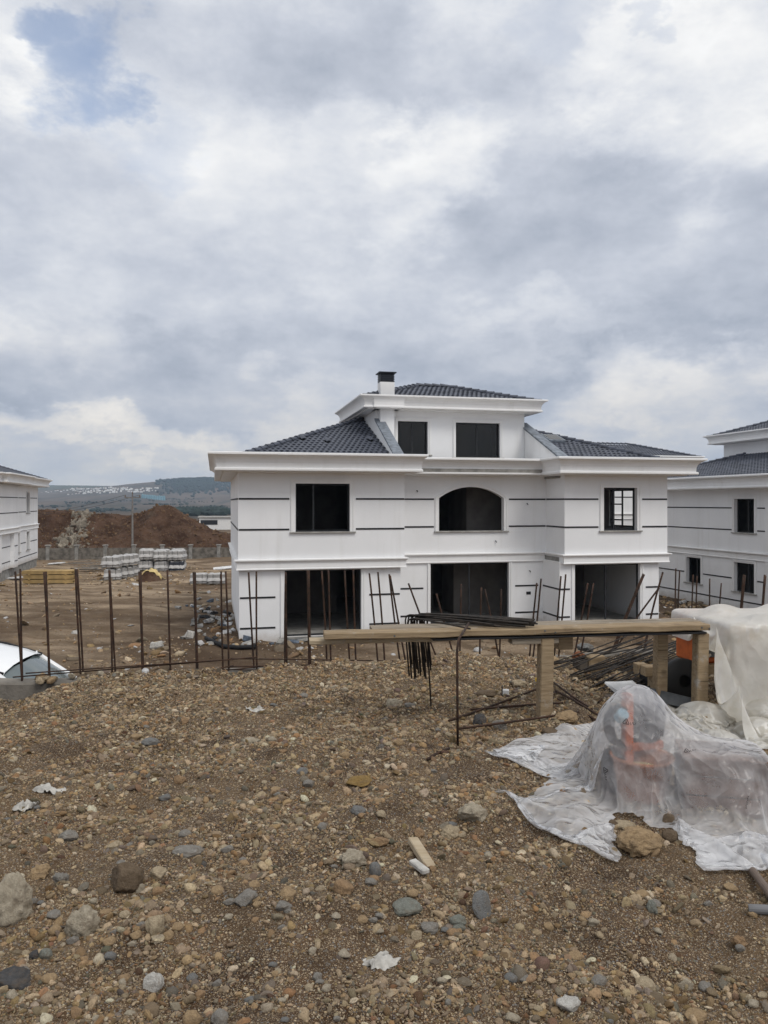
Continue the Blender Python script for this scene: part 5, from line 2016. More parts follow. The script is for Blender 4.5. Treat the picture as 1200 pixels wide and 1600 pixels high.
MB().lathe([(0.05, -.035), (.17, -.035), (.185, -.02), (.185, .02), (.17, .035), (.05, .035)], 24, Matrix.Translation((-0.32, -0.11, 0.12)) @ Matrix.Rotation(R(82), 4, 'X')).build('wheel', 'rubber', mc, smooth=True)
pts = [(2.72, 6.30, .33), (2.62, 6.22, .28), (2.52, 6.14, .16), (2.49, 6.08, .04), (2.50, 6.02, .01), (2.47, 5.9, .008)]
pts = [Vector(p) for p in pts]
o = MB().tube(pts, 0.011, 7).build('cable', 'pale_cable', smooth=True)
tag(o, 'pale cable hanging from the orange machine to the ground', 'cable')
X, Y, Z = on_gravel(1046, 1102)
o = MB().bev(-0.19, 0.16, -0.05, 0.05, 0, 0.012, 0.004).box(-0.19, 0.16, -0.055, -0.043, 0.0, 0.09).build('steel_offcut', 'steel_plate')
o.location = (X, Y, Z + 0.015); o.rotation_euler = (R(-6), R(10), R(-20))
tag(o, 'dark steel angle offcut lying at the foot of the bench leg', 'steel offcut')
X, Y, Z = on_gravel(985, 1087)
o = jitter_mesh(MB().bev(-0.13, 0.13, -0.1, 0.1, 0, 0.03, 0.01), .008).build('foam_sheet', 'styrofoam')
o.location = (X, Y + .15, Z + .02); o.rotation_euler = (R(10), 0, .2)
tag(o, 'pale flat scrap at the lower end of the bar heap', 'foam sheet')
for (px_, py_, w, h, d, m_, lab) in ((896, 1030, .16, .09, .12, 'bark', 'dark brown block on the platform edge behind the bench'),
                                     (895, 1015, .17, .16, .12, 'bench_wood', 'short timber block seen under the bench beside its post')):
    X, Y, Z = on_gravel(px_, py_)
    o = MB().bev(-w / 2, w / 2, -d / 2, d / 2, 0, h, .012).build('timber_block', m_)
    o.location = (X, min(Y, 7.35), Z - .01); o.rotation_euler = (0, 0, rnd.uniform(-.5, .5))
    tag(o, lab, 'block')


# ------------------------------------------------------------------ cloth: position based, so that the films really hang
def cloth(P, sx, sy, colliders, pins=None, steps=110, iters=9, grav=6.0, fric=0.75, pin_time=0.55, bend=0.35, damp=0.985, ground=True, thick=0.006, lift=0.010):
    P = P.astype(float).copy()
    n, m = P.shape[:2]
    V = np.zeros_like(P)
    dt = 1 / 45
    pins = pins or []
    start = {(i, j): P[i, j].copy() for (i, j, _) in pins}
    dg = math.hypot(sx, sy)

    def con(a, b, rest, k=1.0):
        d = b - a
        L = np.sqrt((d * d).sum(-1, keepdims=True)) + 1e-9
        c = d * ((L - rest) / L * 0.5 * k)
        a += c
        b -= c

    def conmin(a, b, rest, k):
        d = b - a
        L = np.sqrt((d * d).sum(-1, keepdims=True)) + 1e-9
        c = d * (np.minimum(L - rest, 0) / L * 0.5 * k)
        a += c
        b -= c

    def half(arr):        # array may have an odd or even length: pair neighbours
        return arr
    for s in range(steps):
        P0 = P.copy()
        V *= damp
        V[..., 2] -= grav * dt
        P += V * dt
        t = min(1.0, s / (steps * pin_time))
        t = t * t * (3 - 2 * t)
        for it in range(iters):
            for o_ in (0, 1):
                e = (n - o_) // 2 * 2 + o_
                con(P[o_:e:2], P[o_ + 1:e:2], sx)
                e = (m - o_) // 2 * 2 + o_
                con(P[:, o_:e:2], P[:, o_ + 1:e:2], sy)
            for o_ in (0, 1):
                e = (n - o_) // 2 * 2 + o_
                con(P[o_:e:2, :-1], P[o_ + 1:e:2, 1:], dg, 0.6)
                con(P[o_:e:2, 1:], P[o_ + 1:e:2, :-1], dg, 0.6)
            if bend:
                for o_ in (0, 1):
                    q = P[o_:]; k_ = (len(q) // 4) * 4
                    a, b = q[0:k_:4], q[2:k_:4]
                    conmin(a[:len(b)], b, sx * 2 * .9, bend)
                    q = P[:, o_:]; k_ = (q.shape[1] // 4) * 4
                    a, b = q[:, 0:k_:4], q[:, 2:k_:4]
                    conmin(a[:, :b.shape[1]], b, sy * 2 * .9, bend)
            for (i, j, tgt) in pins:
                P[i, j] = start[(i, j)] * (1 - t) + np.asarray(tgt) * t
            if it >= iters - 3:
                touch = np.zeros((n, m), bool)
                for c in colliders:
                    c(P, touch, thick)
                if ground:
                    gz = GZ_FAST(P[..., 0], P[..., 1]) + thick + lift
                    lo = P[..., 2] < gz
                    P[..., 2] = np.where(lo, gz, P[..., 2])
                    touch |= lo
                d = (P - P0)
                P[touch] -= d[touch] * np.array([fric, fric, 0.0]) * 0.5
        V = (P - P0) / dt
        sp_ = np.sqrt((V * V).sum(-1, keepdims=True))
        V *= np.minimum(1, 3.0 / (sp_ + 1e-9))
    return P


_gx, _gy = np.arange(-1.0, 6.0, 0.03), np.arange(2.0, 8.6, 0.03)
_gz = G(*np.meshgrid(_gx, _gy, indexing='ij'))


def GZ_FAST(x, y):
    fx = np.clip((x - _gx[0]) / 0.03, 0, len(_gx) - 2.001); fy = np.clip((y - _gy[0]) / 0.03, 0, len(_gy) - 2.001)
    i, j = fx.astype(int), fy.astype(int)
    a, b = fx - i, fy - j
    return (_gz[i, j] * (1 - a) * (1 - b) + _gz[i + 1, j] * a * (1 - b) + _gz[i, j + 1] * (1 - a) * b + _gz[i + 1, j + 1] * a * b)


def c_box(cx, cy, x0, x1, y0, y1, z1, rz=0.0, z0=-9):
    """box collider, turned rz about (cx, cy)"""
    c_, s_ = math.cos(rz), math.sin(rz)

    def f(P, touch, th):
        dx, dy = P[..., 0] - cx, P[..., 1] - cy
        lx, ly = dx * c_ + dy * s_, -dx * s_ + dy * c_
        z = P[..., 2]
        pen = np.stack([lx - (x0 - th), (x1 + th) - lx, ly - (y0 - th), (y1 + th) - ly, (z1 + th) - z], -1)
        ins = (pen > 0).all(-1) & (z > z0)
        if not ins.any():
            return
        k = pen.argmin(-1)
        mn = pen.min(-1)
        lx = lx + ins * (np.where(k == 0, -mn, 0) + np.where(k == 1, mn, 0))
        ly = ly + ins * (np.where(k == 2, -mn, 0) + np.where(k == 3, mn, 0))
        z = z + ins * np.where(k == 4, mn, 0)
        P[..., 0] = np.where(ins, cx + lx * c_ - ly * s_, P[..., 0])
        P[..., 1] = np.where(ins, cy + lx * s_ + ly * c_, P[..., 1])
        P[..., 2] = np.where(ins, z, P[..., 2])
        touch |= ins
    return f


def c_ball(x, y, z, r_, sz=1.0):
    def f(P, touch, th):
        d = P - np.array([x, y, z])
        d[..., 2] /= sz
        L = np.sqrt((d * d).sum(-1)) + 1e-9
        ins = L < r_ + th
        if ins.any():
            q = d * ((r_ + th) / L)[..., None]
            q[..., 2] *= sz
            P[ins] = (q + np.array([x, y, z]))[ins]
            touch |= ins
    return f


def c_cyl(x, y, r_, z1):
    def f(P, touch, th):
        dx, dy = P[..., 0] - x, P[..., 1] - y
        L = np.hypot(dx, dy) + 1e-9
        ins = (L < r_ + th) & (P[..., 2] < z1 + th)
        if ins.any():
            top = ins & ((z1 + th - P[..., 2]) < (r_ + th - L))
            side = ins & ~top
            P[..., 2] = np.where(top, z1 + th, P[..., 2])
            P[..., 0] = np.where(side, x + dx * (r_ + th) / L, P[..., 0])
            P[..., 1] = np.where(side, y + dy * (r_ + th) / L, P[..., 1])
            touch |= ins
    return f


def sheet_obj(name, P, mat, label, cat, sub=1, drop=None):
    n, m = P.shape[:2]
    idx = np.arange(n * m).reshape(n, m)
    f = np.stack([idx[:-1, :-1], idx[1:, :-1], idx[1:, 1:], idx[:-1, 1:]], -1).reshape(-1, 4)
    if drop is not None:
        f = f[~drop[:-1, :-1].reshape(-1)]
    me = bpy.data.meshes.new(name)
    me.from_pydata(P.reshape(-1, 3).tolist(), [], f.tolist())
    me.materials.append(M[mat])
    me.polygons.foreach_set('use_smooth', [True] * len(me.polygons))
    o = link(name, me)
    if sub:
        sm = o.modifiers.new('smooth', 'SUBSURF'); sm.levels = sub; sm.render_levels = sub
    tag(o, label, cat)
    return o


def flat_sheet(corners, n, m, jit=0.004):
    """bilinear patch through four corners"""
    a, b, c, d = [np.asarray(q, float) for q in corners]        # (0,0) (1,0) (1,1) (0,1)
    u = np.linspace(0, 1, n)[:, None, None]; v = np.linspace(0, 1, m)[None, :, None]
    P = a * (1 - u) * (1 - v) + b * u * (1 - v) + c * u * v + d * (1 - u) * v
    return P + nr.normal(0, jit, P.shape)


# things under the clear film
def on(px_, py_):
    return on_gravel(px_, py_)


tubx, tuby = 1.36, 3.98
g0 = float(G(tubx, tuby))
tb = empty('plastic_tub', (tubx, tuby, g0 - 0.01))
tag(tb, 'orange plastic tub under the clear film', 'tub')
MB().lathe([(0, 0), (.115, 0), (.12, .01), (.150, .235), (.162, .24), (.165, .255), (.158, .258), (.145, .24), (.113, .02), (0, .02)], 28).build('body', 'tub_orange', tb, smooth=True)
MB().lathe([(0, .17), (.10, .185), (.138, .17)], 20).build('contents', 'sack_yellow', tb, smooth=True)
mt = empty('motor', (1.41, 4.10, g0), R(15))
tag(mt, 'dark grey motor on a red stand inside the clear film', 'motor')
MB().lathe([(0, -.13), (.085, -.13), (.10, -.11), (.10, .08), (.085, .10), (.06, .11), (.06, .13), (0, .13)], 22, Matrix.Translation((0.02, 0.03, 0.415)) @ Matrix.Rotation(R(10), 4, 'X')).build('motor_body', 'motor_grey', mt, smooth=True)
fin = MB()
for k in range(14):
    an = 2 * math.pi * k / 14
    fin.box(0.098, 0.115, -0.006, 0.006, -0.09, 0.07, Matrix.Translation((0.02, 0.03, 0.415)) @ Matrix.Rotation(R(10), 4, 'X') @ Matrix.Rotation(an, 4, 'Z'))
fin.build('cooling_fin', 'motor_grey', mt)
MB().bev(-0.135, -0.085, -0.04, 0.01, -0.02, 0.55, 0.006).bev(-0.135, 0.1, -0.04, 0.01, 0.24, 0.285, 0.006).build('stand', 'orange_paint', mt)
co = MB()
for q in range(4):
    co.tube([(0.075 * math.cos(t), 0.02 * q + 0.006 * math.sin(3 * t), 0.10 * math.sin(t)) for t in np.linspace(0, 2 * math.pi, 22)], 0.012, 6)
o = co.build('hose_coil', 'rubber', smooth=True)
o.location = (1.285, 4.04, g0 + 0.37); o.rotation_euler = (0, 0, R(20))
tag(o, 'coil of black hose in the left side of the clear film', 'hose')
o = MB().bev(-.05, .05, -.05, .05, 0, .25, .02).lathe([(0, .25), (.018, .25), (.018, .275), (0, .275)], 10).build('jerry_can', 'black_plastic')
o.location = (1.225, 4.06, g0 - 0.01)
tag(o, 'black can standing under the hose coil in the clear film', 'can')
o = MB().lathe([(0, 0), (.03, 0), (.032, .05), (.02, .055), (0, .055)], 14).build('bottle_cap', 'pale_blue')
o.location = (1.245, 4.0, g0 + 0.43); o.rotation_euler = (R(40), R(20), 0)
tag(o, 'pale blue cap beside the hose coil in the clear film', 'cap')
bxo = empty('crate', (1.72, 3.86, float(G(1.72, 3.86)) - .01), R(-12))
tag(bxo, 'reddish brown crate under the right part of the clear film', 'crate')
for (x0, x1, y0, y1, nm) in ((-.2, .2, -.15, -.135, 'side_board'), (-.2, .2, .135, .15, 'side_board'), (-.2, -.185, -.134, .134, 'end_board'), (.185, .2, -.134, .134, 'end_board')):
    for k in range(3):
        MB().bev(x0, x1, y0, y1, .005 + k * .095, .005 + k * .095 + .088, .003).build(nm, 'crate_brown', bxo)
MB().box(-.184, .184, -.134, .134, .2, .245).build('contents', 'crate_brown', bxo)


gA = lambda x, y, dz=0.012: (x, y, float(G(x, y)) + dz)
# clear film: corners drawn out over the gravel on the left and in front
n_, m_ = 96, 96
SZ = 2.35
c0 = np.array([1.42, 3.98])
an = R(35)
ex = np.array([math.cos(an), math.sin(an)]); ey = np.array([-math.sin(an), math.cos(an)])


def sh(u, v):
    q = c0 + ex * u + ey * v
    return (q[0], q[1], 0.74)


P = flat_sheet([sh(-SZ / 2, -SZ / 2), sh(SZ / 2, -SZ / 2), sh(SZ / 2, SZ / 2), sh(-SZ / 2, SZ / 2)], n_, m_, 0.004)
tipA = gA(*on(784, 1240)[:2]); tipB = gA(*on(812, 1184)[:2]); tipC = gA(*on(1058, 1335)[:2]); tipD = gA(*on(1190, 1372)[:2])
tipE = gA(2.15, 3.9)
mouth1 = gA(*on(958, 1290)[:2]); mouth2 = (1.40, 3.62, g0 + 0.10)
pins = [(int(n_ * .26), int(m_ * .54), gA(*on(912, 1228)[:2])), (int(n_ * .27), int(m_ * .80), gA(*on(908, 1188)[:2])), (0, int(m_ * .56), tipA), (0, m_ - 3, tipB), (int(n_ * .22), m_ - 1, gA(*on(868, 1168)[:2])), (int(n_ * .40), 0, tipC), (int(n_ * .66), 0, tipD), (n_ - 1, int(m_ * .25), tipE), (4, int(m_ * .20), mouth1), (int(n_ * .22), 3, mouth2)]
cols = [c_ball(1.36, 4.06, g0, .265, .585 / .265), c_ball(1.33, 4.03, g0 + .30, .20, 1.32), c_ball(1.72, 3.86, float(G(1.72, 3.86)) + .02, .275, 1.1), c_cyl(tubx, tuby, .175, g0 + .2),
        c_box(1.72, 3.86, -.215, .215, -.165, .165, float(G(1.72, 3.86)) + .295, R(-12))]
P = cloth(P, SZ / (n_ - 1), SZ / (m_ - 1), cols, pins, steps=130, iters=10, grav=7.5, bend=0.0, lift=0.014)
ii, jj = np.meshgrid(np.arange(n_), np.arange(m_), indexing='ij')
jn = (jj - m_ * .56) / (m_ - 3 - m_ * .56)
torn = (jn > 0.04) & (jn < 0.96) & (ii < n_ * .21 * np.sin(np.pi * np.clip(jn, 0, 1)) ** .7)      # torn out between the two tongues on the left
mx_, my_ = on(1004, 1318)[:2]                                # and open in front, where the rocks lie
mo_ = ((P[..., 0] - mx_) / .165) ** 2 + ((P[..., 1] - my_ + .10) / .32) ** 2
mo_ = mo_ + .22 * np.sin(P[..., 0] * 31) + .18 * np.sin(P[..., 1] * 43 + P[..., 0] * 17)
low = P[..., 2] - GZ_FAST(P[..., 0], P[..., 1]) < .16
torn |= (mo_ < 1) & low
film = sheet_obj('plastic_sheet', P, 'film_clear', 'clear polythene film thrown over the tub and motor', 'plastic sheet', drop=torn)
film_me = film.data


# small printed marks: recycling triangles and a line of print
def mark(px_, py_, size, kind, rot=0.0):
    """find the film in the direction of a pixel and lay flat print on its outer side"""
    cpos = np.array([0, 0, EZ])
    d = np.array([(px_ - CX) / F, 1.0, (CY - py_) / F]); d /= np.linalg.norm(d)
    Q = P.reshape(-1, 3) - cpos
    t = Q @ d
    off = np.linalg.norm(Q - t[:, None] * d, axis=1)
    cand = np.nonzero(off < 0.03)[0]
    if not len(cand):
        return
    b = cand[t[cand].argmin()]
    i, j = divmod(int(b), m_)
    i = min(max(i, 1), n_ - 2); j = min(max(j, 1), m_ - 2)
    e1 = P[i + 1, j] - P[i - 1, j]; e2 = P[i, j + 1] - P[i, j - 1]
    nn = np.cross(e1, e2); nn /= np.linalg.norm(nn)
    if nn @ d > 0:
        nn = -nn
    o_ = Vector(P[i, j] + nn * 0.005)
    N_ = Vector(nn)
    U_ = Vector((0, 0, 1)); U_ = (U_ - N_ * U_.dot(N_)).normalized()
    X_ = U_.cross(N_).normalized()
    U2 = U_ * math.cos(rot) + X_ * math.sin(rot); X2 = X_ * math.cos(rot) - U_ * math.sin(rot)
    mb = MB()

    def stroke(a, b_, w=0.1):
        a, b_ = Vector(a), Vector(b_)
        q = (b_ - a).normalized(); nrm = Vector((-q.y, q.x)) * w / 2
        mb.add([o_ + (X2 * p.x + U2 * p.y) * size for p in (a - nrm, b_ - nrm, b_ + nrm, a + nrm)], [(0, 1, 2, 3)])
    if kind == 'tri':
        T = [(-.5, -.35), (.5, -.35), (0, .5)]
        for q in range(3):
            a, b_ = Vector(T[q]), Vector(T[(q + 1) % 3])
            stroke(a.lerp(b_, .08), a.lerp(b_, .92), .11)
        stroke((-.12, -.18), (.14, -.18), .08); stroke((.14, -.18), (-.1, .12), .08)
        for k in range(4):
            stroke((.62 + k * .22, -.3), (.62 + k * .22 + (.1 if k % 2 else 0), .0), .07)
            stroke((.62 + k * .22, -.02 if k % 2 else -.3), (.76 + k * .22, -.02 if k % 2 else -.3), .07)
    else:
        for k in range(7):
            stroke((k * .3, 0), (k * .3 + .16, .22 if k % 2 else 0.02), .07)
            stroke((k * .3, 0.1), (k * .3 + .2, .1), .06)
    mb.build('printed_mark', 'ink', film)


mark(980, 1120, 0.035, 'tri'); mark(940, 1205, 0.034, 'tri', 1.3); mark(1074, 1168, 0.030, 'tri', -.4); mark(1010, 1126, 0.02, 'line'); mark(1172, 1258, 0.03, 'line', -1.2)

# milky sheet over the bench end and the orange machine, running down to the ground
n_, m_ = 70, 110
P2 = flat_sheet([(2.56, 6.75, .82), (3.85, 6.85, .82), (3.95, 4.95, .82), (2.46, 4.85, .82)], n_, m_, 0.012)
P2[..., 2] += 0.08 * np.sin(np.linspace(0, 21, n_) + 0.6 * np.sin(np.linspace(0, 9, n_)))[:, None] + 0.02 * np.sin(np.linspace(0, 9, m_))[None, :]
brz = bench.rotation_euler.z
cols = [c_box(A3.x, A3.y, -.1, BL + .03, 0, .34, .680, brz, z0=.45), c_box(2.78, 6.42, -.19, .78, -.62, .42, .655, R(8), z0=.40), c_ball(2.86, 6.38, .50, .235), c_ball(3.32, 6.35, .50, .25), c_ball(3.05, 6.0, .42, .29)]
fr0 = [gA(2.50 + 1.45 * k / 7, 4.93 + .05 * math.sin(k * 2.1)) for k in range(8)]
pins = [(int((n_ - 1) * k / 7), m_ - 1, fr0[k]) for k in range(8)] + [(0, 50, (2.545, 5.78, .69)), (0, 28, (2.53, 6.18, .69)), (0, 80, (2.52, 5.36, .33))]
P2 = cloth(P2, 2.05 / (n_ - 1), 2.26 / (m_ - 1), cols, pins, steps=130, iters=10, grav=7.0, bend=0.0)
sheet_obj('plastic_sheet', P2, 'film_milky', 'milky polythene sheet hanging over the right end of the bench', 'plastic sheet')

# crumpled sheet on the ground between them
n_, m_ = 76, 76
P3 = flat_sheet([(1.95, 5.98, .36), (3.0, 5.98, .36), (2.98, 4.86, .36), (1.98, 4.93, .36)], n_, m_, 0.012)
uu, vv = np.meshgrid(np.linspace(0, 1, n_), np.linspace(0, 1, m_), indexing='ij')
P3[..., 2] += 0.07 * np.sin(uu * 19 + 4 * np.sin(vv * 5)) + 0.06 * np.sin(vv * 22 + 5 * uu) - .12
cols = [c_ball(2.37, 5.62, -0.05, .20, .8), c_ball(2.66, 5.36, -.06, .16, .8), c_ball(2.30, 5.18, -.06, .12, .8), c_ball(2.9, 5.68, -.04, .2, .8)]
P3 = cloth(P3, 1.62 / (n_ - 1), 1.62 / (m_ - 1), cols, [], steps=42, iters=8, grav=5.0, bend=0.12, fric=.95)
sheet_obj('plastic_sheet', P3, 'film_dirty', 'crumpled dirty polythene lying on the ground below the bench end', 'plastic sheet')
# ------------------------------------------------------------------ stones one can pick out
COLS = {'tan': (.42, .30, .175), 'orange': (.37, .245, .14), 'ochre': (.30, .20, .075), 'grey': (.285, .27, .245), 'blue': (.215, .218, .215), 'green': (.235, .245, .215),
        'pale': (.45, .395, .305), 'white': (.58, .565, .53), 'brown': (.165, .122, .082), 'slate': (.085, .085, .088), 'beige': (.47, .385, .265), 'red': (.25, .10, .05)}


def stone(px_, py_, w, h, c, seed, label, flat=.7, ang=3, elong=None, sub=4, sink=.28, rz=None, tilt=0.0, group=None, cat='stone', mesh=None):
    """w, h: size in pixels of the photograph, px_, py_ its middle"""
    X, Y, Z = on_gravel(px_, py_ + h * 0.28)
    s = w / 2 * Y / F
    vis = h / 2 * Y / F
    me = mesh or stone_mesh('stone', seed, sub, 1.0, ang + 2, 'stone', rough=3.2 if ('lump' in label or 'conglomerate' in label or 'crumbly' in label) else (1.3 if ang > 2 else .7))
    o = link('stone', me)
    dep = s * rnd.uniform(.75, 1.0)
    hz = max(vis * 0.92, s * 0.35)
    o.scale = (s * 1.05, dep, hz)
    o.location = (X, Y, Z + hz * (1 - sink * 2) * .8)
    o.rotation_euler = (rnd.uniform(-.12, .12), rnd.uniform(-.12, .12) + tilt, rnd.uniform(-.3, .3) if rz is None else rz)
    cc = COLS[c]
    o.color = (*cc, 1)
    tag(o, label, cat, group)
    return o


HERO = [
    (755, 1415, 34, 46, 'blue', 'flat blue grey slab standing on edge in the foreground', 2), (199, 1369, 62, 62, 'brown', 'dark angular rock with a flat face left of centre', 7),
    (22, 1402, 66, 90, 'pale', 'large pitted pale lump at the left edge', 1), (130, 1440, 48, 56, 'pale', 'pale knobbly lump right of the big pitted one', 1),
    (243, 1447, 28, 44, 'beige', 'beige knuckle shaped stone below the dark angular rock', 2), (238, 1534, 34, 34, 'white', 'smooth white stone near the bottom left', 3),
    (300, 1590, 30, 30, 'tan', 'round tan cobble at the bottom edge', 1), (344, 1588, 26, 28, 'grey', 'round grey cobble at the bottom edge beside the tan one', 1),
    (537, 1385, 32, 30, 'orange', 'round orange tan cobble below the white chip', 1), (561, 1222, 40, 18, 'ochre', 'flat ochre stone in mid gravel', 2),
    (386, 1402, 34, 26, 'grey', 'grey tan cobble in a row left of the pale block', 3), (443, 1415, 28, 20, 'grey', 'small grey stone right of the grey tan cobble', 4),
    (635, 1415, 46, 18, 'green', 'long flat greenish stone', 1), (740, 1269, 42, 32, 'pale', 'crumbly pale lump left of the clear film', 2),
    (703, 1297, 32, 24, 'beige', 'beige wedge below the crumbly pale lump', 6), (586, 1356, 18, 26, 'blue', 'slim blue grey oval stone', 1),
    (551, 1342, 42, 32, 'pale', 'pale rubble lump beside the slim blue oval', 3), (107, 1305, 30, 24, 'grey', 'grey cobble on the left', 4),
    (290, 1330, 50, 16, 'grey', 'long flat grey stone left of centre', 3), (24, 1526, 52, 28, 'slate', 'dark slate boulder near the lower left edge', 4),
    (1020, 1414, 18, 26, 'green', 'green grey upright stone on the right', 3), (890, 1566, 38, 30, 'white', 'broken whitish stone near the bottom', 7),
    (1008, 1536, 30, 18, 'beige', 'cream oval stone near the bottom right', 1), (1088, 1585, 36, 18, 'tan', 'tan oval stone at the bottom right', 1),
    (716, 1436, 26, 18, 'green', 'greenish oval stone left of the slab', 1), (717, 1449, 20, 12, 'green', 'smaller greenish stone touching the oval one', 1),
    (670, 1446, 30, 18, 'grey', 'grey cobble between green oval and long stone', 2), (652, 1460, 20, 16, 'beige', 'cream pebble under the grey cobble', 1),
    (749, 1124, 24, 28, 'slate', 'dark angular rock standing under the bench', 6), (615, 1098, 28, 18, 'pale', 'pale wedge of stone left of the bench post', 7),
    (813, 1067, 28, 20, 'beige', 'pale orange block of stone under the bench', 7), (1155, 1470, 24, 24, 'orange', 'crumbly orange brown stone near the right edge', 5),
    (934, 1530, 26, 18, 'grey', 'grey tan flat stone right of the whitish one', 2), (862, 1032, 26, 20, 'tan', 'tan stone on the crest behind the bench', 3),
    (235, 1164, 26, 12, 'blue', 'flat blue grey stone far left of centre', 1), (280, 1217, 22, 16, 'orange', 'orange tan stone left of centre', 3),
    (395, 1156, 28, 11, 'pale', 'flat pale stone under the white rag', 3), (470, 1205, 22, 14, 'blue', 'blue grey stone in mid distance', 1),
    (560, 1264, 22, 14, 'blue', 'blue grey stone below the flat ochre one', 2), (592, 1318, 28, 14, 'orange', 'orange tan oval left of the wood offcut', 1),
    (654, 1300, 18, 16, 'orange', 'rust coloured pebble left of the beige wedge', 1), (1000, 1310, 66, 46, 'tan', 'big conglomerate rock weighing down the clear film', 4),
    (1043, 1283, 26, 22, 'brown', 'brown rock in the mouth of the clear film', 2), (1046, 1306, 26, 24, 'brown', 'lower brown rock in the mouth of the clear film', 2),
    (1062, 1291, 16, 20, 'tan', 'tan rock at the right side of the film mouth', 2), (957, 1286, 18, 14, 'brown', 'brown stone tucked into the left fold of the film', 3),
    (975, 1288, 34, 12, 'beige', 'flat stone along the front edge of the film', 3), (247, 1392, 18, 16, 'orange', 'orange pebble right of the dark angular rock', 1),
    (218, 1387, 20, 18, 'pale', 'pale stone leaning on the dark angular rock', 4), (248, 1362, 26, 20, 'beige', 'pinkish beige stone behind the dark angular rock', 3),
    (62, 1362, 36, 24, 'tan', 'brown tan stone above the pitted lump', 3), (94, 1375, 24, 24, 'grey', 'grey broken stone right of the pitted lump', 6),
    (178, 1320, 26, 16, 'beige', 'cream broken stone on the left', 5), (70, 1490, 22, 20, 'green', 'greenish cobble lower left', 2), (55, 1492, 16, 20, 'slate', 'dark cobble beside the greenish one', 2),
    (452, 1395, 28, 22, 'tan', 'tan broken cobble in mid foreground', 4), (640, 1102, 20, 12, 'grey', 'grey stone behind the pale wedge', 3), (760, 1083, 30, 16, 'brown', 'brown rock lying under the bench', 3),
    (915, 1010, 26, 14, 'blue', 'blue grey lump on the crest under the bench', 2), (905, 1024, 26, 16, 'red', 'dark red lump of earth behind the bench post', 4),
    (850, 1122, 20, 16, 'pale', 'pale stone left of the bench post foot', 4), (885, 1118, 34, 16, 'tan', 'tan stone right of the bench post foot', 3),
    (860, 1143, 24, 14, 'brown', 'brown stone in front of the bench post', 2), (783, 1130, 26, 22, 'grey', 'round grey stone right of the standing bar', 2)]
for i, (x, y, w, h, c, lab, ang) in enumerate(HERO):
    kw = {}
    if i == 0:
        kw = dict(tilt=.12, sink=.12)
    o = stone(x, y, w, h, c, 500 + i, lab, ang=ang, **kw)
    if i == 0:
        o.scale.y *= 0.35
        o.rotation_euler.x = -0.45
# further cobbles, alike within their kind
kinds = [('tan', 'rounded tan cobble lying in the gravel', 1), ('grey', 'dull grey cobble lying in the gravel', 2), ('pale', 'pale rough stone lying in the gravel', 4), ('blue', 'blue grey rounded cobble lying in the gravel', 1),
         ('orange', 'orange tinted cobble lying in the gravel', 2), ('beige', 'cream coloured cobble lying in the gravel', 2)]
bank = {}
for c, lab, ang in kinds:
    bank[c] = [stone_mesh('stone', 900 + q * 7 + len(c), 3, 1.0, ang + q, 'stone') for q in range(4)]
for i in range(225):
    c, lab, ang = kinds[rnd.choices(range(6), (30, 22, 22, 10, 8, 12))[0]]
    y = 1050 + 545 * rnd.random() ** 0.9
    x = rnd.uniform(5, 1195)
    if (x > 800 and 1080 < y < 1380) or (x > 1000 and y < 1200):
        continue
    if y < 1110 and x < 150:
        continue
    w = rnd.choice((11, 13, 14, 16, 19, 22)) * (0.65 + 0.45 * (y - 1050) / 545)
    stone(x, y, w, w * rnd.uniform(.5, .85), c, 0, lab, group=lab.replace('cobble', 'cobbles').replace('stone', 'stones'), mesh=bank[c][rnd.randrange(4)])
# rubble lumps along the wall top at the left
for i in range(34):
    x = 60 + rnd.random() * 210
    X, Y = wall_pt(x, rnd.uniform(-.05, .16))
    o = link('stone', bank[rnd.choice(('tan', 'pale', 'beige', 'grey'))][rnd.randrange(4)])
    s = rnd.uniform(.018, .055)
    o.scale = (s * 1.2, s, s * .75); o.location = (X, Y, -0.0 + s * .35); o.rotation_euler = (rnd.uniform(-.4, .4), rnd.uniform(-.4, .4), rnd.uniform(0, 6))
    o.color = (*COLS[rnd.choice(('tan', 'pale', 'beige', 'brown'))], 1)
    tag(o, 'clod of rubble on top of the retaining wall', 'stone', 'rubble clods on top of the retaining wall')

# ------------------------------------------------------------------ litter on the gravel
def place(o, px_, py_, rz=0.0, dz=0.008, rx=0.0, ry=0.0):
    X, Y, Z = on_gravel(px_, py_)
    o.location = (X, Y, Z + dz); o.rotation_euler = (rx, ry, rz)
    return o


def scrap(name, w, d, crump, mat, seed):
    Wc = Waves(seed, w * .25, w * .8, 12)
    We = Waves(seed + 1, w * .15, w * .4, 10)

    def f(x, y):
        return crump * Wc(x, y) + crump * .5 * We(x, y) + crump * 1.2
    g = grid_mesh(name, np.linspace(-w / 2, w / 2, 22), np.linspace(-d / 2, d / 2, 18), f, mat)
    for v in g.vertices:      # ragged outline
        a = math.atan2(v.co.y, v.co.x)
        k = 0.72 + 0.16 * math.sin(a * 2 + seed) + 0.12 * math.sin(a * 5 + 2 * seed) * math.sin(a * 11 + seed) + 0.06 * math.sin(a * 17)
        v.co.x *= k; v.co.y *= k
    o = link(name, g)
    return o


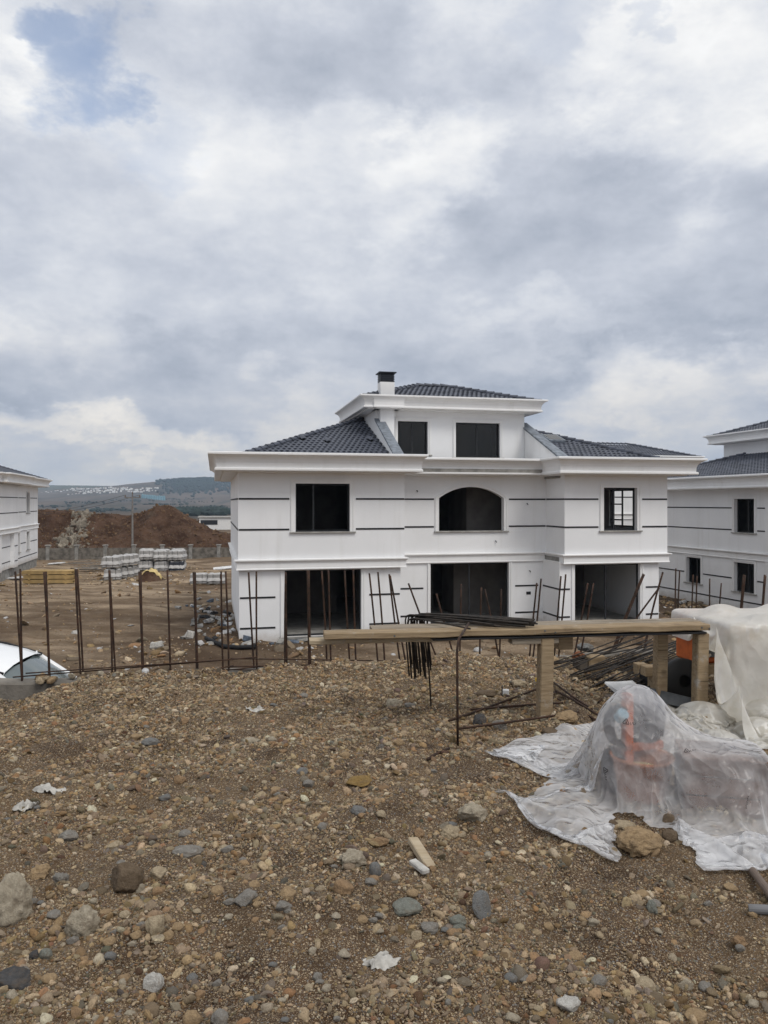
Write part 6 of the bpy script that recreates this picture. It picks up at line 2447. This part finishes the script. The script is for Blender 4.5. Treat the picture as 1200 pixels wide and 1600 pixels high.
tag(place(scrap('plastic_scrap', .20, .13, .010, 'paper_white', 61), 398, 1113, .2, .01), 'white rag of netting lying on the gravel', 'scrap')
tag(place(scrap('plastic_scrap', .15, .11, .008, 'paper_white', 63), 42, 1266, .4), 'white torn scrap at the left, lower of two', 'scrap')
tag(place(scrap('plastic_scrap', .20, .09, .008, 'paper_white', 65), 78, 1237, -.2), 'white torn scrap at the left, upper of two', 'scrap')
tag(place(scrap('paper_scrap', .20, .085, .007, 'paper_white', 67), 592, 1508, .5), 'torn strip of dirty white paper near the bottom centre', 'scrap')
o = MB().bev(-.025, .025, -.13, .13, 0, .028, .004).build('wood_offcut', 'new_wood')
tag(place(o, 659, 1345, R(18), .012, R(6), R(8)), 'pale wood offcut lying near the middle of the gravel', 'wood offcut')
o = MB().bev(-.018, .018, -.055, .055, 0, .02, .004).build('wood_chip', 'paper_white')
tag(place(o, 655, 1362, R(30), .012), 'white chip against the wood offcut', 'chip')
o = MB().bev(-.045, .045, -.03, .03, 0, .035, .006).build('foam_block', 'yellow_foam')
tag(place(o, 846, 1081, .3, .01), 'small yellow foam block left of the bench post', 'foam block')
o = MB().bev(-.028, .028, -.025, .025, 0, .045, .005).build('plastic_spacer', 'styrofoam')
MB().box(-.032, -.024, -.026, .026, -.02, .075).build('band', 'black_plastic', o)
tag(place(o, 790, 1086, -.2, .01), 'small white spacer with a black band under the bench', 'spacer')
o = MB().lathe([(0, 0), (.03, 0), (.035, .02), (.033, .055), (.02, .07), (0, .07)], 14).build('plastic_cup', 'styrofoam')
X, Y = wall_pt(227, .02)
o.location = (X, Y, .0); tag(o, 'small white cup at the foot of a rebar on the wall', 'cup')
for (a, b, r_, m_, lab) in (((1176, 1368), (1215, 1420), .017, 'pvc_brown', 'brown pipe end sticking out below the clear film'), ((1170, 1428), (1230, 1431), .018, 'pvc_grey', 'grey pipe end at the right edge')):
    (xa, ya, za), (xb, yb, zb) = on_gravel(*a), on_gravel(*b)
    o = MB().tube([(xa, ya, za + .02), (xb, yb, zb + .02)], r_, 14).build('pipe', m_, smooth=False)
    tag(o, lab, 'pipe')
(xa, ya, za) = on_gravel(1185, 1200)
o = MB().bev(-.25, .25, -.03, .03, 0, .03, .004).build('wood_strip', 'new_wood')
o.location = (xa + .03, ya, za + .012); o.rotation_euler = (0, 0, -.05)
tag(o, 'light wooden strip behind the clear film at the right edge', 'wood strip')
# black pipe and rubbish beside the main villa
pts = []
for (x, y) in ((322, 1001), (334, 1006), (350, 1012), (372, 1015), (398, 1015)):
    X, Y, Z = yard_hit(x, y); pts.append((X, Y, Z + .09))
o = MB().tube(pts, 0.075, 10).build('pipe', 'rubber', smooth=True)
tag(o, 'black drain pipe lying by the left corner of the main villa', 'pipe')
MATS = ['styrofoam', 'wrap_white', 'paper_white', 'black_plastic', 'concrete_light', 'insulation_blue', 'rubber', 'concrete']
for i in range(75):
    x, y = 332 + rnd.gauss(0, 24), 970 + rnd.gauss(0, 20)
    if x > 366 and y < 1004 or y > 1025:
        continue
    X, Y, Z = yard_hit(x, y)
    s = rnd.uniform(.04, .17)
    b_ = jitter_mesh(MB().bev(-s, s, -s * .7, s * .7, -.03, rnd.uniform(.03, .11), .02), .05 * s / .2)
    m_ = MATS[rnd.choice((0, 1, 2, 2, 3, 4, 4, 5, 7, 7))]
    o = b_.build('rubbish_piece', m_)
    o.location = (X, Y, Z + .03); o.rotation_euler = (rnd.uniform(-.4, .4), rnd.uniform(-.4, .4), rnd.uniform(0, 6))
    tone_ = 'dark' if m_ in ('black_plastic', 'rubber', 'insulation_blue') else 'pale'
    tag(o, f'{tone_} scrap in the rubbish tip by the left corner of the main villa', 'rubbish', f'{tone_} scraps in the rubbish tip by the main villa')
for i in range(26):
    u = rnd.uniform(.3, 6.0); v = rnd.uniform(-1.0, -.1)
    w_ = h2w(u, v); Z = float(yard(w_.x, w_.y)); s = rnd.uniform(.08, .30)
    m_ = rnd.choice(('insulation_blue', 'insulation_blue', 'concrete', 'concrete_light'))
    o = jitter_mesh(MB().bev(-s, s, -s * .5, s * .5, -.03, rnd.uniform(.05, .18), .02), .02).build('rubble_piece', m_)
    o.location = (w_.x, w_.y, Z + .02); o.rotation_euler = (rnd.uniform(-.3, .3), rnd.uniform(-.3, .3), rnd.uniform(0, 6))
    tone_ = 'bluish' if m_ == 'insulation_blue' else 'grey'
    tag(o, f'{tone_} builders rubble below the left patio door of the main villa', 'rubble', f'{tone_} rubble below the left patio door')
for (x, y, s, lab) in ((246, 1012, .22, 'pale clod lying alone in the yard left of the main villa'), (296, 996, .24, 'white lump at the edge of the rubbish tip'), (118, 987, .12, 'white scrap lying in the yard behind the rebar row')):
    X, Y, Z = yard_hit(x, y)
    o = jitter_mesh(MB().bev(-s, s, -s * .6, s * .6, -.05, s, .05), .05).build('lump', 'paper_white')
    o.location = (X, Y, Z); o.rotation_euler = (.2, .1, rnd.uniform(0, 3)); tag(o, lab, 'rubble')

# ------------------------------------------------------------------ parked car behind the wall
car = empty('parked_car', (-4.54, 9.55, -0.35), R(6))
car.rotation_euler = (R(0), R(9), R(4))
tag(car, 'white hatchback parked below the wall at the left edge, only roof and windscreen show', 'car')
ZR = 0.0                                          # roof level; ground is 1.45 below


def loft(secs, closed=False):
    """secs: list of rings of equal length"""
    mb = MB()
    m = len(secs[0])
    vs = [p for s in secs for p in s]
    fs = []
    for i in range(len(secs) - 1):
        for k in range(m - 1):
            fs.append((i * m + k, i * m + k + 1, (i + 1) * m + k + 1, (i + 1) * m + k))
    return mb.add(vs, fs)


def ring(x, half, zb, zt, tuck=0.05):
    pts = [(x, -half + tuck * 1.5, zb), (x, -half, zb + .18), (x, -half - .01, (zb + zt) / 2), (x, -half + .02, zt - .06), (x, -half + .08, zt),
           (x, -half * .5, zt + .03), (x, 0, zt + .04), (x, half * .5, zt + .03), (x, half - .08, zt), (x, half - .02, zt - .06), (x, half + .01, (zb + zt) / 2), (x, half, zb + .18), (x, half - tuck * 1.5, zb)]
    return pts


secs = [ring(x, h, zb, zt) for x, h, zb, zt in ((-2.35, .70, -1.1, -.62), (-2.25, .80, -1.22, -.56), (-1.9, .85, -1.25, -.53), (-1.0, .87, -1.25, -.54), (0, .87, -1.25, -.55), (.72, .86, -1.25, -.55), (1.15, .84, -1.24, -.62), (1.5, .78, -1.2, -.70), (1.66, .66, -1.12, -.80))]
body = loft(secs).build('body', 'car_paint', car, smooth=True)
roof = []
for x, hw, z in ((-2.0, .50, -.12), (-1.7, .55, -.035), (-1.2, .58, .0), (-.6, .59, .005), (-.2, .58, -.02), (0.0, .56, -.055)):
    roof.append([(x, -hw - .05, z - .07), (x, -hw, z - .02), (x, -hw * .6, z + .02), (x, 0, z + .035), (x, hw * .6, z + .02), (x, hw, z - .02), (x, hw + .05, z - .07)])
r_ = loft(roof).build('roof', 'car_paint', car, smooth=True)
for s in (-1, 1):
    MB().tube([(-1.85, s * .585, -.075), (-1.2, s * .62, -.02), (-.5, s * .63, -.02), (0.0, s * .60, -.085)], 0.018, 6).build('drip_rail', 'rubber', r_, smooth=True)
MB().tube([(-.42, .12, .03), (-.62, .12, .26)], 0.006, 5).lathe([(0, 0), (.04, .005), (.03, .03), (0, .035)], 10, Matrix.Translation((-.42, .12, .025))).build('aerial', 'rubber', r_)
ws = []
for t in np.linspace(0, 1, 7):
    x, z, hw = 0.01 + .80 * t, -.06 - .47 * t + .03 * math.sin(math.pi * t), .55 + .16 * t
    ws.append([(x - .10 * (abs(q) ** 2), hw * q, z - .02 * q * q) for q in np.linspace(-1, 1, 9)])
t_ = NT('car_glass')
t_.bsdf((0.10, 0.125, 0.13), 0.06, spec=0.6)
M['car_glass'] = t_.m
loft(ws).build('windscreen', 'car_glass', car, smooth=True)
for s in (-1, 1):
    MB().tube([(-.10, s * .60, -.09), (.25, s * .68, -.29), (.70, s * .77, -.55)], [.045, .05, .055], 8).build('pillar', 'car_paint', car, smooth=True)
    MB().tube([(-1.1, s * .625, -.08), (-1.1, s * .76, -.54)], .045, 8).build('pillar', 'rubber', car, smooth=True)
    MB().tube([(-1.85, s * .57, -.12), (-2.1, s * .74, -.54)], .07, 8).build('pillar', 'car_paint', car, smooth=True)
    MB().add([(-1.05, s * .62, -.10), (-.12, s * .61, -.10), (.60, s * .76, -.545), (-1.05, s * .765, -.545)], [(0, 1, 2, 3)]).build('side_window', 'car_glass', car)
    MB().add([(-1.15, s * .62, -.10), (-1.82, s * .585, -.13), (-2.0, s * .74, -.545), (-1.15, s * .765, -.545)], [(0, 1, 2, 3)]).build('side_window', 'car_glass', car)
    MB().bev(.42, .60, s * .92 - .08, s * .92 + .08, -.60, -.46, .03).build('wing_mirror', 'car_paint', car)
    MB().bev(1.46, 1.62, s * .58 - .14, s * .58 + .14, -.86, -.72, .03).build('headlight', 'glass', car)
    for xw in (-1.55, .98):
        Mx = Matrix.Translation((xw, s * .80, -1.15)) @ Matrix.Rotation(R(90), 4, 'X')
        wh = MB().lathe([(.19, -.1), (.27, -.1), (.305, -.07), (.305, .07), (.27, .1), (.19, .1)], 24, Mx).build('wheel', 'rubber', car, smooth=True)
        MB().lathe([(0, -.06), (.06, -.07), (.17, -.05), (.19, -.1), (.19, .1), (.17, .05), (.06, .07), (0, .06)], 20, Mx).build('rim', 'steel_plate', wh)
MB().add([(-2.02, -.50, -.13), (-2.02, .50, -.13), (-2.26, .68, -.55), (-2.26, -.68, -.55)], [(0, 1, 2, 3)]).build('rear_window', 'car_glass', car)
MB().tube([(.80, -.5, -.52), (.55, -.1, -.36), (.42, .15, -.275)], .010, 5).build('wiper', 'rubber', car)
MB().tube([(.82, .05, -.52), (.56, .42, -.36)], .010, 5).build('wiper', 'rubber', car)
